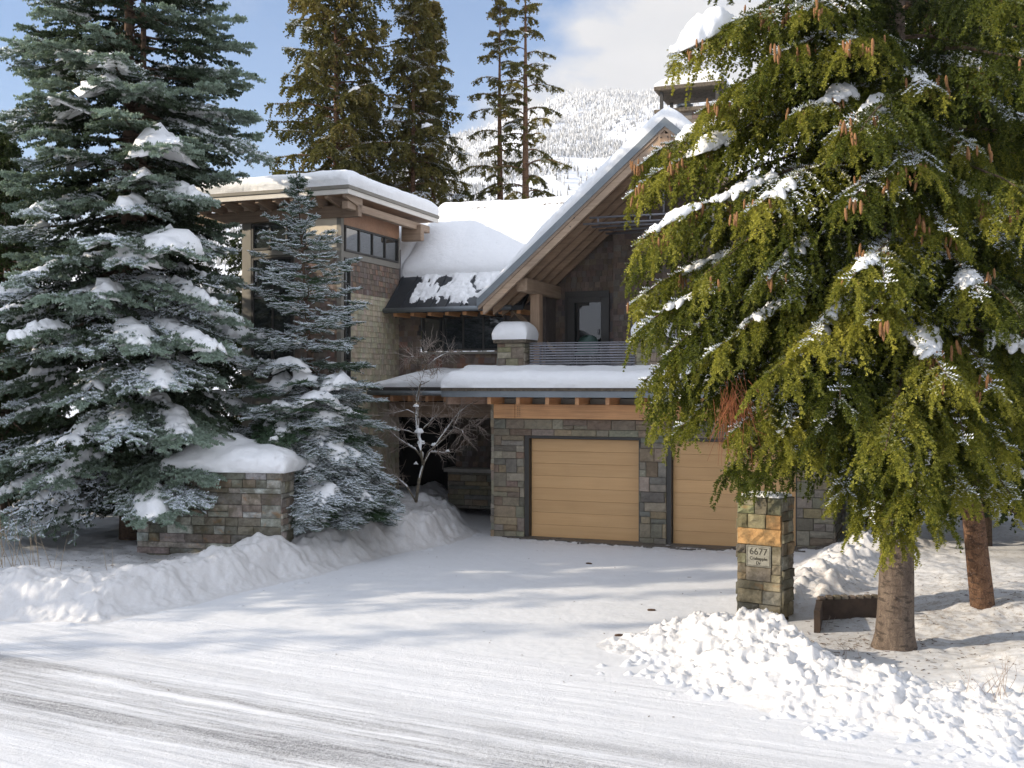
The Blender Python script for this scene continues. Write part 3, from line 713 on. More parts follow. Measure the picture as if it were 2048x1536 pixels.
for (a,b) in ((EA,AP),(AP,EB)): slope_box(mb,.11,9.1,a+.02,b-.02,.0,.098,(.55,.46,.42))
mb.build('soffit',M['grey_u'],house)
for v in (.72,1.35,1.98,2.6):
    for (a,b) in ((EA+.1,AP),(AP,EB-.1)):
        mb=MB(); slope_box(mb,v,v+.10,a,b,-.18,-.002,(.95,.86,.76)); mb.build('rafter',M['grey_u'],house)
mb=MB(); mb.box(4.12,4.40,-.06,.12,9.12,9.44,(.9,.8,.7)); 
mb.build('ridge_plate',M['grey_z'],house)
for (x,z) in ((4.18,9.2),(4.34,9.2),(4.18,9.36),(4.34,9.36),(2.0,7.42),(2.1,7.62)): bl=MB(); bl.tube([(x,-.06,z),(x,-.075,z)],.016,8); bl.build('bolt',M['dark_trim'],house)
for i,(v,z) in enumerate(((.06,7.62),(.06,7.48),(.70,7.50),(1.33,7.50),(1.96,7.50),)):
    du=(roofz(AP)-z-.35)/.87
    mb=MB(); mb.tube([(AP-du,v,z),(AP+du,v,z)],.027,8); mb.build('tie_rod',M['rail'],house)
mb=MB()
for uu in (2.65,3.9,5.0): mb=MB(); mb.tube([(uu,.06,7.46),(uu,.06,7.64)],.02,6); mb.build('tie_strut',M['rail'],house)
mb=MB(); mb.tube([(4.22,.06,7.62),(4.22,.06,9.15)],.03,8); mb.build('hanger_rod',M['rail'],house)
mb=MB(); mb.cbox(.47,.75,.38,3.15,5.97,6.31,.03,(1.1,1.05,.98)); mb.build('outrigger_beam',M['grey_v'],house)
mb=MB(); mb.cbox(.49,.74,1.35,1.62,4.05,5.97,.012,(1.15,1.05,.95)); mb.build('post',M['grey_z'],house)
mb=MB(); mb.cbox(.46,.80,1.31,1.66,4.05,4.30,.012,(1.0,.95,.9)); mb.build('post_foot',M['grey_z'],house)
mb=MB(); mb.beam((-.1,1.7,5.62),(.74,2.6,4.55),.07,.10,col=(1.3,1.25,1.1)); mb.build('brace',M['grey_v'],house)
def slab_g(side,name,label):
    a,b=(EA-.02,AP+.25) if side<0 else (AP-.25,EB+.02)
    zf=(lambda U,V:9.55-.87*np.abs(U-4.26)+.262-np.where(np.abs(U-4.26)<.3,(.3-np.abs(U-4.26))*.3,0))
    f=(lambda U,V:1-.62*sstep(1.6,-.3,U)) if side<0 else None
    return snow_slab(name,a,b,-.01,9.0,zf,.40,'house',label,rad=.26,hang=.04,fill=f,seed=3 if side<0 else 4)
slab_g(-1,'snow_blanket','long snow blanket on the steep left slope of the balcony gable')
slab_g(1,'snow_blanket','snow blanket on the right slope of the balcony gable, mostly behind the big spruce')
# --- chimney
ch=MB(); 
shingle_face(ch,Pf(5.2),2.98,4.6,9.0,11.2,pal=PAL_BROWN+[(.2,.19,.18)],exp=.2,wmin=.16,wmax=.3); shingle_face(ch,Pl(2.98),5.2,6.6,9.0,11.2,pal=PAL_BROWN,exp=.2,wmin=.16,wmax=.3); shingle_face(ch,Ps(4.6),5.2,6.6,9,11.2,pal=PAL_BROWN,exp=.2)
ch.box(3.0,4.58,5.22,6.6,8.8,11.2,(.12,.1,.09)); cho=ch.build('chimney',M['shingle'],house)
c=MB(); c.cbox(2.82,4.76,5.05,6.75,11.2,11.31,.015); c.cbox(2.82,4.76,5.05,6.75,11.83,11.95,.015); c.build('chimney_slab',M['mosscap'],cho)
for (x,y) in ((2.95,5.2),(4.5,5.2),(2.95,6.5),(4.5,6.5)): c=MB(); c.box(x,x+.09,y,y+.09,11.31,11.83); c.build('chimney_leg',M['dark_trim'],cho)
c=MB(); c.tube([(3.55,5.7,11.31),(3.55,5.7,11.42),(3.55,5.7,11.44),(3.55,5.7,11.52),(3.55,5.7,11.58)],[.12,.12,.22,.24,.12],14); c.build('chimney_pot',M['metal'],cho)
snow_slab('snow_cap',2.84,4.74,5.07,6.73,lambda U,V:U*0+11.952,.36,'house','domed snow cap on top of the chimney',rad=.6,seed=5,fill=lambda U,V:1+.35*np.exp(-((U-4.2)/.5)**2))
# --- wing roof (metal lower part, snow above) behind the tower
WV0,WZ0=1.35,5.68
wz=lambda U,V:WZ0+.87*(V-WV0)
mb=MB(); 
def wslab(mb,ua,ub,va,vb,t0,t1,col=(1,1,1)):
    mb.hexa([(ua,va,wz(0,va)+t0),(ub,va,wz(0,va)+t0),(ub,vb,wz(0,vb)+t0),(ua,vb,wz(0,vb)+t0),(ua,va,wz(0,va)+t1),(ub,va,wz(0,va)+t1),(ub,vb,wz(0,vb)+t1),(ua,vb,wz(0,vb)+t1)],col)
wslab(mb,-3.63,.3,WV0,3.1,-.10,.02); wslab(mb,-3.63,2.6,3.12,4.7,-.10,.02); wslab(mb,-9,-3.63,2.3,4.7,-.10,.02)
mb.hexa([(-9,4.7,8.49),(4,4.7,8.49),(4,8.2,5.45),(-9,8.2,5.45),(-9,4.7,8.61),(4,4.7,8.61),(4,8.2,5.57),(-9,8.2,5.57)])
u=-3.6
while u<0.4: wslab(mb,u,u+.025,WV0-.01,2.9,.02,.065); u+=.43
mb.build('wing_roof',M['darkmetal'],house)
mb=MB(); mb.tube([(-3.62,WV0-.06,WZ0-.03),(.0,WV0-.06,WZ0-.03)],.065,10); mb.build('gutter',M['metal'],house)
u=-3.4
while u<.2:
    mb=MB(); mb.cbox(u,u+.11,1.42,2.25,5.50,5.62,.006,(1.5,1.3,1.1)); mb.build('rafter',M['cedar_v'],house); u+=.50
mb=MB(); mb.beam((-3.5,2.62,6.95-.08),(.3,2.62,6.95-.08),.04,.06); 
for uu in (-3.3,-2.1,-.9,.1): mb.box(uu,uu+.03,2.55,2.65,6.7,6.86)
mb.build('snow_guard',M['darkmetal'],house)
snow_slab('snow_blanket',-3.62,4.2,2.42,4.95,lambda U,V:np.where(V<4.7,wz(U,V),wz(U,4.7)*1.0-.87*(V-4.7))+.022,.42,'house','broad smooth snow blanket on the main roof between tower and gable',rad=.30,hang=.07,seed=6,keep=lambda U,V,T:(T>9.55-.87*np.abs(U-4.26)+.42)|(U<-.3))
snow_slab('snow_blanket',-9,-3.66,2.42,4.95,lambda U,V:np.where(V<4.7,wz(U,V),wz(U,4.7)*1.0-.87*(V-4.7))+.022,.35,'house','snow blanket on the main roof behind the tower',rad=.30,seed=7)
rg=MB()
for i in range(70):
    t=random.random(); uu=-3.4+4.4*t
    if vn(uu*1.4,0.0,seed=77)<-.15: continue
    z_=wz(0,4.42)+.40; rg.hexa([(uu+a,4.40+random.uniform(-.05,.05)+b,z_+c) for (a,b,c) in ((0,0,-.05),(.1,0,-.05),(.09,.05,-.05),(0,.05,-.05),(.01,.01,.025),(.07,.01,.03),(.07,.04,.03),(.01,.04,.02))],(.3,.3,.3))
rg.build('ridge_vent',M['mosscap'],house)
# half-slid snow on the standing seam part
sn=MB()
def slid(): 
    us=np.linspace(-3.0,.2,110); vs=np.linspace(1.42,2.55,46); U,V=np.meshgrid(us,vs)
    n_=fbm(U*2.2,V*2.2,seed=81)+.6*fbm(U*7,V*7,seed=82)+.55*(V-1.9)+.30*sstep(-2.6,-.9,U)-.02
    t=np.clip(n_*.22,0,.075)*(1+.4*fbm(U*14,V*14,seed=83)); Z=wz(U,V)+.024+np.where(t>.005,t+.012,-.03)
    ny,nx=U.shape; ii,jj=np.meshgrid(np.arange(nx-1),np.arange(ny-1)); a=jj*nx+ii; Q=np.stack([a,a+1,a+nx+1,a+nx],-1)
    keep=(Z[:-1,:-1]-wz(U[:-1,:-1],V[:-1,:-1])>.0)|(Z[1:,1:]-wz(U[1:,1:],V[1:,1:])>.0)
    me=np_mesh('snow_patch',np.stack([U,V,Z],-1).reshape(-1,3),Q[keep],4,True); o=link('snow_patch',me,M['snow']); o.location=HO; o.rotation_euler=(0,0,HA)
    tag(o,'broken half-slid snow on the dark standing seam roof above the wing window','snow','snow lying on the roofs and ledges','stuff')
slid()
# --- wing wall and its band of windows
WW=(-3.05,-.98,4.62,5.52)
mb=MB(); shingle_face(mb,Pf(2.25),-3.63,.42,3.5,5.75,ok=lambda a,z,p0,p1,q0,q1:not(p1>-2.95 and p0<-.47 and q1>4.56 and q0<5.58),pal=PAL_BROWN+PAL_DARK[2:4]+[(.24,.10,.06)],exp=.15,wmin=.09,wmax=.19)
mb.box(-3.8,-3.1,2.26,2.5,3.4,6.2,(.1,.09,.09)); mb.box(-3.9,-3.66,2.1,2.4,3.4,7.4,(.1,.09,.09)); mb.box(-3.1,.42,2.262,2.5,3.4,4.57,(.1,.09,.09)); mb.box(-3.1,.42,2.26,2.5,5.57,6.2,(.1,.09,.09)); mb.box(-.5,.42,2.26,2.5,4.57,5.57,(.1,.09,.09)); mb.box(.42,.60,2.27,3.2,3.4,6.15,(.12,.10,.09))
mb.build('wing_wall',M['shingle'],house)
def window(u0,u1,z0,z1,v,nm,fr=.055,mat='glass',side=None,depth=.05,fm='dark_trim',cross=()):
    P=Pf(v) if side is None else Ps(side)
    def bx(m,a0,a1,q0,q1,d0,d1):
        pts=[P(a0,q0,d0),P(a1,q0,d0),P(a1,q1,d0),P(a0,q1,d0),P(a0,q0,d1),P(a1,q0,d1),P(a1,q1,d1),P(a0,q1,d1)]
        m.hexa(pts,(.5,.5,.5))
    m=MB(); bx(m,u0-fr,u0,z0-fr,z1+fr,-.04,depth); bx(m,u1,u1+fr,z0-fr,z1+fr,-.04,depth); bx(m,u0,u1,z0-fr,z0,-.04,depth-.002); bx(m,u0,u1,z1,z1+fr,-.04,depth-.002)
    for k in range(1,nm):
        a=u0+(u1-u0)*k/nm; bx(m,a-.022,a+.022,z0,z1,-.02,depth-.012)
    for q in cross: bx(m,u0,u1,q-.02,q+.02,-.02,depth-.016)
    w_=m.build('window',M[fm],house)
    for k in range(nm):
        a=u0+(u1-u0)*k/nm; b=u0+(u1-u0)*(k+1)/nm; g=MB(); bx(g,a+(0 if k==0 else .022),b-(0 if k==nm-1 else .022),z0,z1,-.012,.004); g.build('pane',M[mat],w_)
    return w_
window(-2.87,-.55,4.64,5.50,2.22,4)
mb=MB(); mb.box(-2.97,-.45,2.12,2.24,4.50,4.565); mb.build('window_sill',M['taupe'],house)
# --- tower
TU0,TU1,TV0,TV1=-6.45,-3.65,-.95,2.25
mb=MB()
shingle_face(mb,Ps(TU1),TV0+.45,TV1,6.0,6.86,pal=PAL_BROWN,exp=.14)
mb2=MB(); shingle_face(mb2,Ps(TU1),TV0+.45,TV1,.3,6.0,pal=PAL_TAN,exp=.14,wmin=.10,wmax=.17)
mb.build('tower_shingles',M['shingle'],house); mb=MB()
shingle_face(mb,Pf(TV0),-4.95,TU1-.09,5.9,6.98,pal=PAL_BROWN,exp=.14); shingle_face(mb,Pf(TV0),-4.95,TU1-.09,.3,5.9,pal=PAL_BROWN,exp=.14)
mb.build('tower_shingles',M['shingle'],house); mb2.build('painted_shingles',M['shingle'],house)
mb=MB(); mb.box(TU0+.02,TU1-.012,TV0+.012,TV1-.002,0,8.1,(.1,.1,.1)); mb.build('tower_core',M['taupe'],house)
mb=MB()
mb.cbox(TU1-.10,TU1+.035,TV0-.035,TV0+.10,.3,8.0,.006); mb.cbox(TU0-.05,TU0+.22,TV0-.035,TV0+.10,.3,8.0,.006)
mb.cbox(TU1-.05,TU1+.03,TV1-.09,TV1+.01,6.86,7.7,.004)
mb.cbox(TU1-.05,TU1+.032,TV0+.10,TV1-.09,6.84,7.0,.004); mb.cbox(TU1-.05,TU1+.028,TV0+.40,TV0+.47,3.6,6.84,.004)
mb.cbox(TU0+.22,TU1-.10,TV0-.032,TV0+.05,6.95,7.09,.004)
mb.build('tower_trim',M['taupe'],house)
mb=MB(); mb.cbox(-4.62,TU1-.10,TV0-.03,TV0+.05,7.09,7.95,.004); mb.build('cream_panel',M['cream'],house)
window(TU0+.30,-4.70,7.15,7.72,TV0-.005,3,.05,'glass2')
window(TU0+.30,-5.05,3.9,6.85,TV0-.005,2,.05,'glass2',cross=(4.9,5.9))
window(TV0+.18,TV1-.16,7.05,7.60,0,4,.045,'glass2',side=TU1+.01)
window(TV0+.15,TV0+.36,3.7,6.80,0,1,.035,'glass2',side=TU1+.01,cross=(4.3,5.3,6.2))
mb=MB(); mb.box(TU1-.02,TU1+.012,TV0+.10,TV1,7.66,8.14,(1.1,1,1)); mb.build('eave_panel',M['ply'],house)
mb=MB(); mb.cbox(-7.9,-3.10,TV0-.12,TV0+.06,7.80,8.10,.01,(.8,.75,.7)); mb.build('eave_beam',M['grey_u'],house)
mb=MB(); mb.cbox(TU1+.34,TU1+.50,TV0-.55,3.2,7.93,8.12,.01,(1.1,1.05,1)); mb.build('eave_beam',M['grey_v'],house)
mb=MB(); mb.cbox(TU1+.02,-3.02,TV1+.10,TV1+.30,7.62,8.05,.02,(1,.95,.9)); mb.build('eave_beam',M['grey_u'],house)
mb=MB(); mb.box(-7.85,-3.05,-1.70,3.4,8.26,8.30); mb.build('soffit',M['ply'],house)
u=-7.6
while u<-3.1:
    mb=MB(); P=[]
    # tapered tail: deep over the beam, thin at the tip
    a,b=u,u+.09
    mb.hexa([(a,-1.68,8.17),(b,-1.68,8.17),(b,-.85,8.0),(a,-.85,8.0),(a,-1.68,8.26),(b,-1.68,8.26),(b,-.85,8.26),(a,-.85,8.26)],(1.1,1.05,1))
    mb.build('rafter',M['grey_v'],house); u+=.49
mb=MB(); mb.cbox(-7.9,-3.0,-1.75,-1.70,8.24,8.36,.005); mb.cbox(-3.04,-3.0,-1.70,3.45,8.24,8.36,.005); mb.build('fascia',M['white_f'],house)
mb=MB(); mb.cbox(-7.92,-2.97,-1.78,3.46,8.362,8.45,.006); mb.build('tower_roof',M['taupe'],house)
snow_slab('snow_blanket',-7.9,-2.98,-1.76,3.44,lambda U,V:U*0+8.452,.42,'house','thick flat snow blanket on the tower roof, sunlit along its front',rad=.30,hang=.05,seed=8)
# --- entry porch
mb=MB(); mb.box(-3.64,-.95,.47,2.6,3.40,3.44); mb.build('soffit',M['cedar_v'],house)
u=-3.5
while u<-.4:
    mb=MB(); mb.beam((u,.52,3.33),(u,2.2,3.33),.08,.15,col=(1.1,1,.95)); mb.build('rafter',M['cedar_v'],house); u+=.50
mb=MB(); mb.tube([(-3.62,.42,3.47),(-.96,.42,3.47)],.062,10); mb.build('gutter',M['metal'],house)
mb=MB(); mb.box(-3.64,-.95,.44,3.0,3.50,3.62); mb.build('porch_roof',M['dark_trim'],house)
mb=MB(); mb.cbox(-3.6,.02,1.55,1.73,2.82,3.22,.008,(.95,.9,.85)); mb.build('porch_beam',M['grey_u'],house)
mb=MB(); mb.box(-5.2,0,5.6,5.8,0,3.5); mb.box(-5.4,-5.2,1.5,5.8,0,3.5); mb.build('porch_back',M['black'],house)  # near-black colour stands in for the deep shade of the recess
mb=MB(); shingle_face(mb,Pf(3.9),-2.65,0,.9,3.5,pal=PAL_DARK,exp=.15,wmin=.12,wmax=.2); mb.box(-2.6,0,3.92,4.1,.3,3.5,(.06,.05,.05)); shingle_face(mb,Pl(-2.65),3.9,5.6,.9,3.5,pal=PAL_DARK,exp=.15); mb.build('porch_wall',M['shingle'],house)
mb=MB(); stone_face(mb,Pf(3.6),-2.75,0,.2,1.22,hmin=.08,hmax=.18); stone_face(mb,Pl(-2.75),3.6,4.2,.2,1.22,hmin=.08,hmax=.18); mb.box(-2.74,0,3.66,4.2,.2,1.22,(.15,.15,.15)); plo=mb.build('planter_wall',M['stone'],house)
c=MB(); c.cbox(-2.86,.0,3.48,4.3,1.22,1.33,.012); c.build('cap',M['concrete'],plo)
dmb=MB(); dmb.cbox(-3.6,-2.75,5.50,5.56,.3,2.7,.01,(.2,.12,.08)); pd=dmb.build('front_door',M['dark_trim'],house)
h_=MB(); h_.tube([(-2.84,5.45,1.2),(-2.84,5.45,1.6)],.015,6); h_.build('handle',M['rail'],pd)
def fillp(U,V): return .35+.65*sstep(-3.7,-2.2,U)
snow_slab('snow_blanket',-3.62,-.96,.45,2.22,lambda U,V:U*0+3.622+.16*sstep(.4,2.2,V),.36,'house','tapering snow drift on the low porch roof beside the tower',rad=.34,hang=.05,seed=9,fill=fillp)
snow_slab('snow_blanket',-.96,8.8,-.96,.36,lambda U,V:U*0+3.622+.14*sstep(-.6,.3,V),.40,'house','long even snow blanket along the garage roof edge',rad=.30,hang=.04,seed=10)
snow_slab('snow_blanket',-.96,8.0,.50,2.75,lambda U,V:U*0+4.052,.12,'house','thin snow on the balcony floor behind the railing',rad=.1,seed=11)
for (p0,lab) in ((.02,'tall rounded snow cap on the stone pier nearest the tower'),(3.52,'tall rounded snow cap on the pier beside the spruce branches'),(7.25,'rounded snow cap on the far right balcony pier behind the spruce')):
    o=snow_slab('snow_cap',p0-.10,p0+.78,.19,1.06,lambda U,V:U*0+4.80,.44,'house',lab,rad=.22,hang=.04,nu=10,nv=10,seed=int(p0*9),ns=.5)
# ------------------------------------------------------------------ conifers
def nrm(a): return a/np.maximum(np.linalg.norm(a,axis=-1,keepdims=True),1e-9)
def orth(D):
    up=np.where(np.abs(D[:,2:3])>.9,np.array([[1.,0,0]]),np.array([[0,0,1.]]))
    A=nrm(np.cross(D,up)); return A,np.cross(A,D)       # A horizontal, B roughly up
class Fol:
    def __init__(s): s.a=[]
    def add(s,P,D,L,R,S,T):
        n=len(P); b=lambda x:np.broadcast_to(np.asarray(x,float),(n,)).copy()
        s.a.append((np.asarray(P,float),nrm(np.asarray(D,float)),b(L),b(R),b(S),b(T)))
    def cat(s): return [np.concatenate([q[i] for q in s.a]) for i in range(6)]
def needles(name,fol,rings,per,mat,parent,fwd=.8,wf=.75,taper=.5):
    P,D,L,R,S,T=fol.cat(); n=len(P); A,B=orth(D)
    Vs=[];Ss=[];Ts=[]
    ph=rng.random(n)*6.28
    for i in range(rings):
        t=(i+.25)/rings; tp=1-taper*t*t
        for k in range(per):
            an=ph+2*math.pi*k/per+i*.9+rng.normal(0,.25,n)
            ra=np.cos(an)[:,None]*A+np.sin(an)[:,None]*B
            c=P+D*(L*t)[:,None]; hw=(D*(L/rings*wf*.5)[:,None])
            rr=(R*tp*rng.uniform(.75,1.2,n))[:,None]
            tip=c+ra*rr+D*rr*fwd
            Vs.append(np.stack([c-hw,c+hw,tip],1))
            Ss.append(S*np.clip(.35+.9*ra[:,2]+rng.normal(0,.12,n),0,1)); Ts.append(np.clip(T+rng.normal(0,.10,n),0,1))
    V_=np.concatenate(Vs).reshape(-1,3); nf=len(V_)//3
    me=np_mesh(name,V_,np.arange(nf*3),3,False,fattr={'snow':np.concatenate(Ss),'tone':np.concatenate(Ts)})
    return link(name,me,mat,parent)
def twig_shoots(fol,P,D,Ln,droop,K,sideL,rad,S,T,sides=2,sidez=-.2,spread=.8):
    """needled shoots along drooping twigs, all twigs at once"""
    n=len(P); Ln=np.broadcast_to(Ln,(n,)); droop=np.broadcast_to(droop,(n,)); A,B=orth(D)
    pt=lambda t:P+D*(Ln*t)[:,None]+np.array([0,0,-1.])*(droop*Ln*t*t)[:,None]
    for k in range(K):
        a=pt(k/K); b=pt((k+1)/K); d=b-a; l=np.linalg.norm(d,axis=1); dn=nrm(d+rng.normal(0,.05,d.shape)*l[:,None])
        fol.add(a,dn,l*1.25,rad*(1.05-.25*k/K),S,T)
        if sideL is not None:
            for sg in ((-1,1) if sides==2 else ((-1,) if k%2 else (1,))):
                sd=nrm(dn*.75+A*sg*spread+rng.normal(0,.22,dn.shape)+np.array([0,0,sidez]))
                q=a+d*rng.uniform(.2,.9,(n,1))
                fol.add(q,sd,sideL*(1.1-.5*k/K)*rng.uniform(.6,1.2,n),rad*.9,S,T)
def curve_pts(P0,P1,arch,n):
    s=np.linspace(0,1,n)[:,None]; L=np.linalg.norm(P1-P0)
    side=np.array([-(P1-P0)[1],(P1-P0)[0],0.])*(.07*math.sin(P1[0]*5+P1[2]*7))
    return P0+(P1-P0)*s+np.array([0,0,1.])*arch*L*4*s*(1-s)*(1-.25*s)+side*4*s*(1-s)+np.array([0,0,1.])*L*(.012*np.sin(s*14+P1[0]*3))*s
def curve_at(C,s):
    n=len(C)-1; x=np.clip(s,0,1)*n; i=np.minimum(x.astype(int),n-1); f=(x-i)[:,None]
    p=C[i]*(1-f)+C[i+1]*f; d=nrm(C[i+1]-C[i]); return p,d
class Lumps:
    """lobed snow loads lying along branches, all in one mesh"""
    def __init__(s): s.V=[];s.F=[];s.n=0
    def add(s,C,W,Tk,seed,nr=16,drape=.5,rough=.3):
        m=len(C); D=nrm(np.gradient(C,axis=0)); A=nrm(np.cross(D,np.array([[0,0,1.]]))); 
        an=np.linspace(0,2*math.pi,nr,endpoint=False)
        ring=[]
        for i in range(m):
            cx=np.cos(an); sx=np.sin(an)
            w=W[i]*(1+.0*cx); y=np.sign(cx)*np.abs(cx)**.8*w
            z=np.where(sx>0,sx*Tk[i],sx*Tk[i]*.35)-drape*(y*y)/max(W[i],.05)
            p=C[i]+A[i]*y[:,None]+np.array([0,0,1.])*(z+Tk[i]*.25)[:,None]
            ring.append(p)
        G=np.array(ring); q=G.reshape(-1,3); k=1.5/ max(.07,float(np.mean(W)))
        dn=fbm(q[:,0]*k+seed,q[:,1]*k,q[:,2]*k,o=3,seed=seed%91); dn2=fbm(q[:,0]*k*3,q[:,1]*k*3,q[:,2]*k*3,o=2,seed=seed%83)
        ctr=np.repeat(C,nr,axis=0); off=q-ctr; q=ctr+off*(1+rough*1.6*dn+rough*.8*dn2)[:,None]+np.array([0,0,1.])*(dn*rough*np.repeat(Tk,nr))[:,None]
        b=s.n; s.V.append(q); F_=[]
        for i in range(m-1):
            for j in range(nr): F_.append((b+i*nr+j,b+i*nr+(j+1)%nr,b+(i+1)*nr+(j+1)%nr,b+(i+1)*nr+j))
        s.F+=F_; s.n+=len(q)
    def on(s,C,s0,s1,w,t,seed,drape=.5,rough=.3,m=24):
        ss=np.linspace(s0,s1,m); p,_=curve_at(C,ss); e=np.sin(np.linspace(0.03,math.pi-.03,m))**.55
        k=1+.22*np.sin(ss*8+seed)
        s.add(p,w*e*k,t*e*k,seed,drape=drape,rough=rough)
    def fan(s,C,s0,s1,k2,w,t,fan,seed,droop=.2,l2=.1):
        L=np.linalg.norm(C[-1]-C[0]); n=max(4,int((s1-s0)*L/.13)); ss=np.linspace(s0,s1,n); p,d=curve_at(C,ss); A,_=orth(d)
        for i in range(n):
            for sg in (-1,1):
                if rng.random()<.18: continue
                D2=nrm((d[i]*math.cos(fan)+A[i]*sg*math.sin(fan)+rng.normal(0,.08,3))[None])[0]
                l=(L*k2*np.clip(min((1-ss[i])*1.25+.16,.35+ss[i]*1.2),.1,1)+l2)*rng.uniform(.45,.95)
                q=np.linspace(0,1,9)[:,None]; P=p[i]+D2*l*q+np.array([0,0,-1.])*droop*l*q*q+np.array([0,0,t*.25])
                e=np.sin(np.linspace(.5,math.pi-.05,9))**.6*rng.uniform(.7,1.2); s.add(P,w*e,t*e,seed+i,nr=8,drape=.35,rough=.35)
    def build(s,name,parent,mat='snow_soft'):
        if not s.V: return None
        me=np_mesh(name,np.concatenate(s.V),np.array(s.F),4,True); o=link(name,me,M[mat],parent); o['kind']='stuff'; return o

def spray(fol,C,wood,k2,n2,m3,sty,S,T,s0=.12,br=None):
    """one branch: paired side twigs, twiglets on those, shoots on everything"""
    L=np.linalg.norm(C[-1]-C[0])
    s_=np.linspace(s0,.985,n2)+rng.normal(0,.4/n2,n2); s_=np.clip(s_,s0*.8,.99); sg=np.where(np.arange(n2)%2,1.,-1.)
    p,d=curve_at(C,s_); A,B=orth(d)
    fan=sty['fan']; D2=nrm(d*np.cos(fan)+A*(sg*math.sin(fan))[:,None]+np.array([0,0,1.])*sty['z2']+rng.normal(0,.10,d.shape))
    shape=np.clip(np.minimum((1-s_)*1.25+.16,.35+s_*1.2),.1,1); L2=L*k2*shape*rng.uniform(.75,1.15,n2)+sty['l2min']
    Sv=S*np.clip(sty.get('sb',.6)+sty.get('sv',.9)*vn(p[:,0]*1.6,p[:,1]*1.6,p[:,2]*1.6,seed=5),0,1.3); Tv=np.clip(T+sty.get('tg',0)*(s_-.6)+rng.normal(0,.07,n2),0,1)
    K2=sty['K2']
    twig_shoots(fol,p,D2,L2,sty['droop2'],K2,sty['side'],sty['rad'],Sv,Tv,sides=sty.get('sides',2),sidez=sty['sz'])
    # main axis
    sm=np.linspace(.25,1,max(3,int(L/.22))); pm,dm=curve_at(C,sm[:-1]); pe,_=curve_at(C,sm[1:])
    fol.add(pm,pe-pm,np.linalg.norm(pe-pm,axis=1)*1.2,sty['rad'],S,T)
    for q_ in range(sty.get('top',0)):
        sm=rng.uniform(.2,1,int(L*14)); pm,dm=curve_at(C,sm); A_,B_=orth(dm); fol.add(pm,dm*.6+A_*rng.normal(0,.7,(len(sm),1))+np.array([0,0,1.])*rng.uniform(-.1,.5,(len(sm),1)),rng.uniform(.08,.17,len(sm)),sty['rad'],S*1.3,T+.1)
    fol.add(C[-1:],C[-1:]-C[-2:-1],sty['tip'],sty['rad'],S,T)
    # twiglets
    for j in range(m3):
        t=(j+.6)/(m3+.3)+rng.normal(0,.04,n2); t=np.clip(t,.08,.98)
        q=p+D2*(L2*t)[:,None]+np.array([0,0,-1.])*(sty['droop2']*L2*t*t)[:,None]
        A2,B2=orth(D2); sg2=(1 if j%2 else -1)
        if sty['hang']:
            D3=nrm(np.array([0,0,-1.])+D2*rng.uniform(.1,1.1,(n2,1))+A2*rng.normal(0,.35,(n2,1))); L3=sty['l3']*rng.uniform(.45,1.25,n2)*np.clip(.35+L2,.4,1.15); dr=.15
        else:
            D3=nrm(D2*.75+A2*sg2*.75+np.array([0,0,1.])*sty['z3']+rng.normal(0,.08,D2.shape)); L3=L2*.55*(1-t*.6)*rng.uniform(.7,1.2,n2)+.05; dr=sty['droop2']*.6
        twig_shoots(fol,q,D3,L3,dr,sty['K3'],sty['side'],sty['rad']*.95,Sv*sty['s3'],Tv,sides=sty.get('sides3',1),sidez=sty['sz'])
    if wood is not None:
        r=sty['wr']*L/3+.008; wood.tube([tuple(x) for x in C],[r*(1-.8*i/(len(C)-1)) for i in range(len(C))],5,caps=False)
        if sty.get('tw',True):
            for i in range(0,n2):
                a=p[i]; b=a+D2[i]*L2[i]*.55+np.array([0,0,-1.])*sty['droop2']*L2[i]*.3; wood.tube([tuple(a),tuple(b)],[.007,.003],3,caps=False)
ST_N=dict(fan=R_(52),z2=-.10,l2min=.12,K2=4,side=.15,rad=.034,sz=-.25,droop2=.36,hang=True,l3=.50,K3=3,s3=.5,tip=.16,wr=.026,sides3=2,top=2,tg=.6,tw=False)
ST_B=dict(fan=R_(50),z2=.0,l2min=.10,K2=3,side=.17,rad=.052,sz=.10,droop2=.22,hang=False,l3=0,z3=-.02,K3=2,s3=.9,tip=.22,wr=.04,sides3=2,tw=False,top=1,tg=1.1)
ST_F=dict(fan=R_(48),z2=.02,l2min=.06,K2=3,side=.13,rad=.030,sz=.05,droop2=.12,hang=False,l3=0,z3=.03,K3=2,s3=1.0,tip=.14,wr=.03,sides3=2,tw=False,sb=.85,sv=.65)

# --- the big cone-laden Norway spruce on the right
T_=empty('spruce_tree',(5.36,15.4,0.0)); TB=np.array([5.36,15.4,0.0])
tag(T_,'huge sunlit spruce hung with orange cones, its thick grey trunk behind the snow pile','tree','spruces beside the driveway')
tk=MB(); zz=[-.3,-.05,.06,.2,.45,.9,1.5,2.1,2.4,2.7,3.4,6,9,12,15,17]; rr=[.40,.345,.30,.268,.25,.238,.222,.225,.27,.225,.20,.16,.125,.085,.045,.01]
tk.tube([(.03*math.sin(z),.02*math.cos(z*1.3),z) for z in zz],rr,22)
for i in range(9):
    an=random.uniform(-2.8,-.2); z=random.uniform(.5,2.6); r=.235; x,y=math.cos(an)*r,math.sin(an)*r
    tk.tube([(x*.9,y*.9,z),(x*1.06,y*1.06,z-.005),(x*1.09,y*1.09,z-.01)],[.03,.024,.008],7)
tk.build('trunk',M['bark_big'],T_)
fol=Fol(); wd=MB(); lp=Lumps(); cones=[]
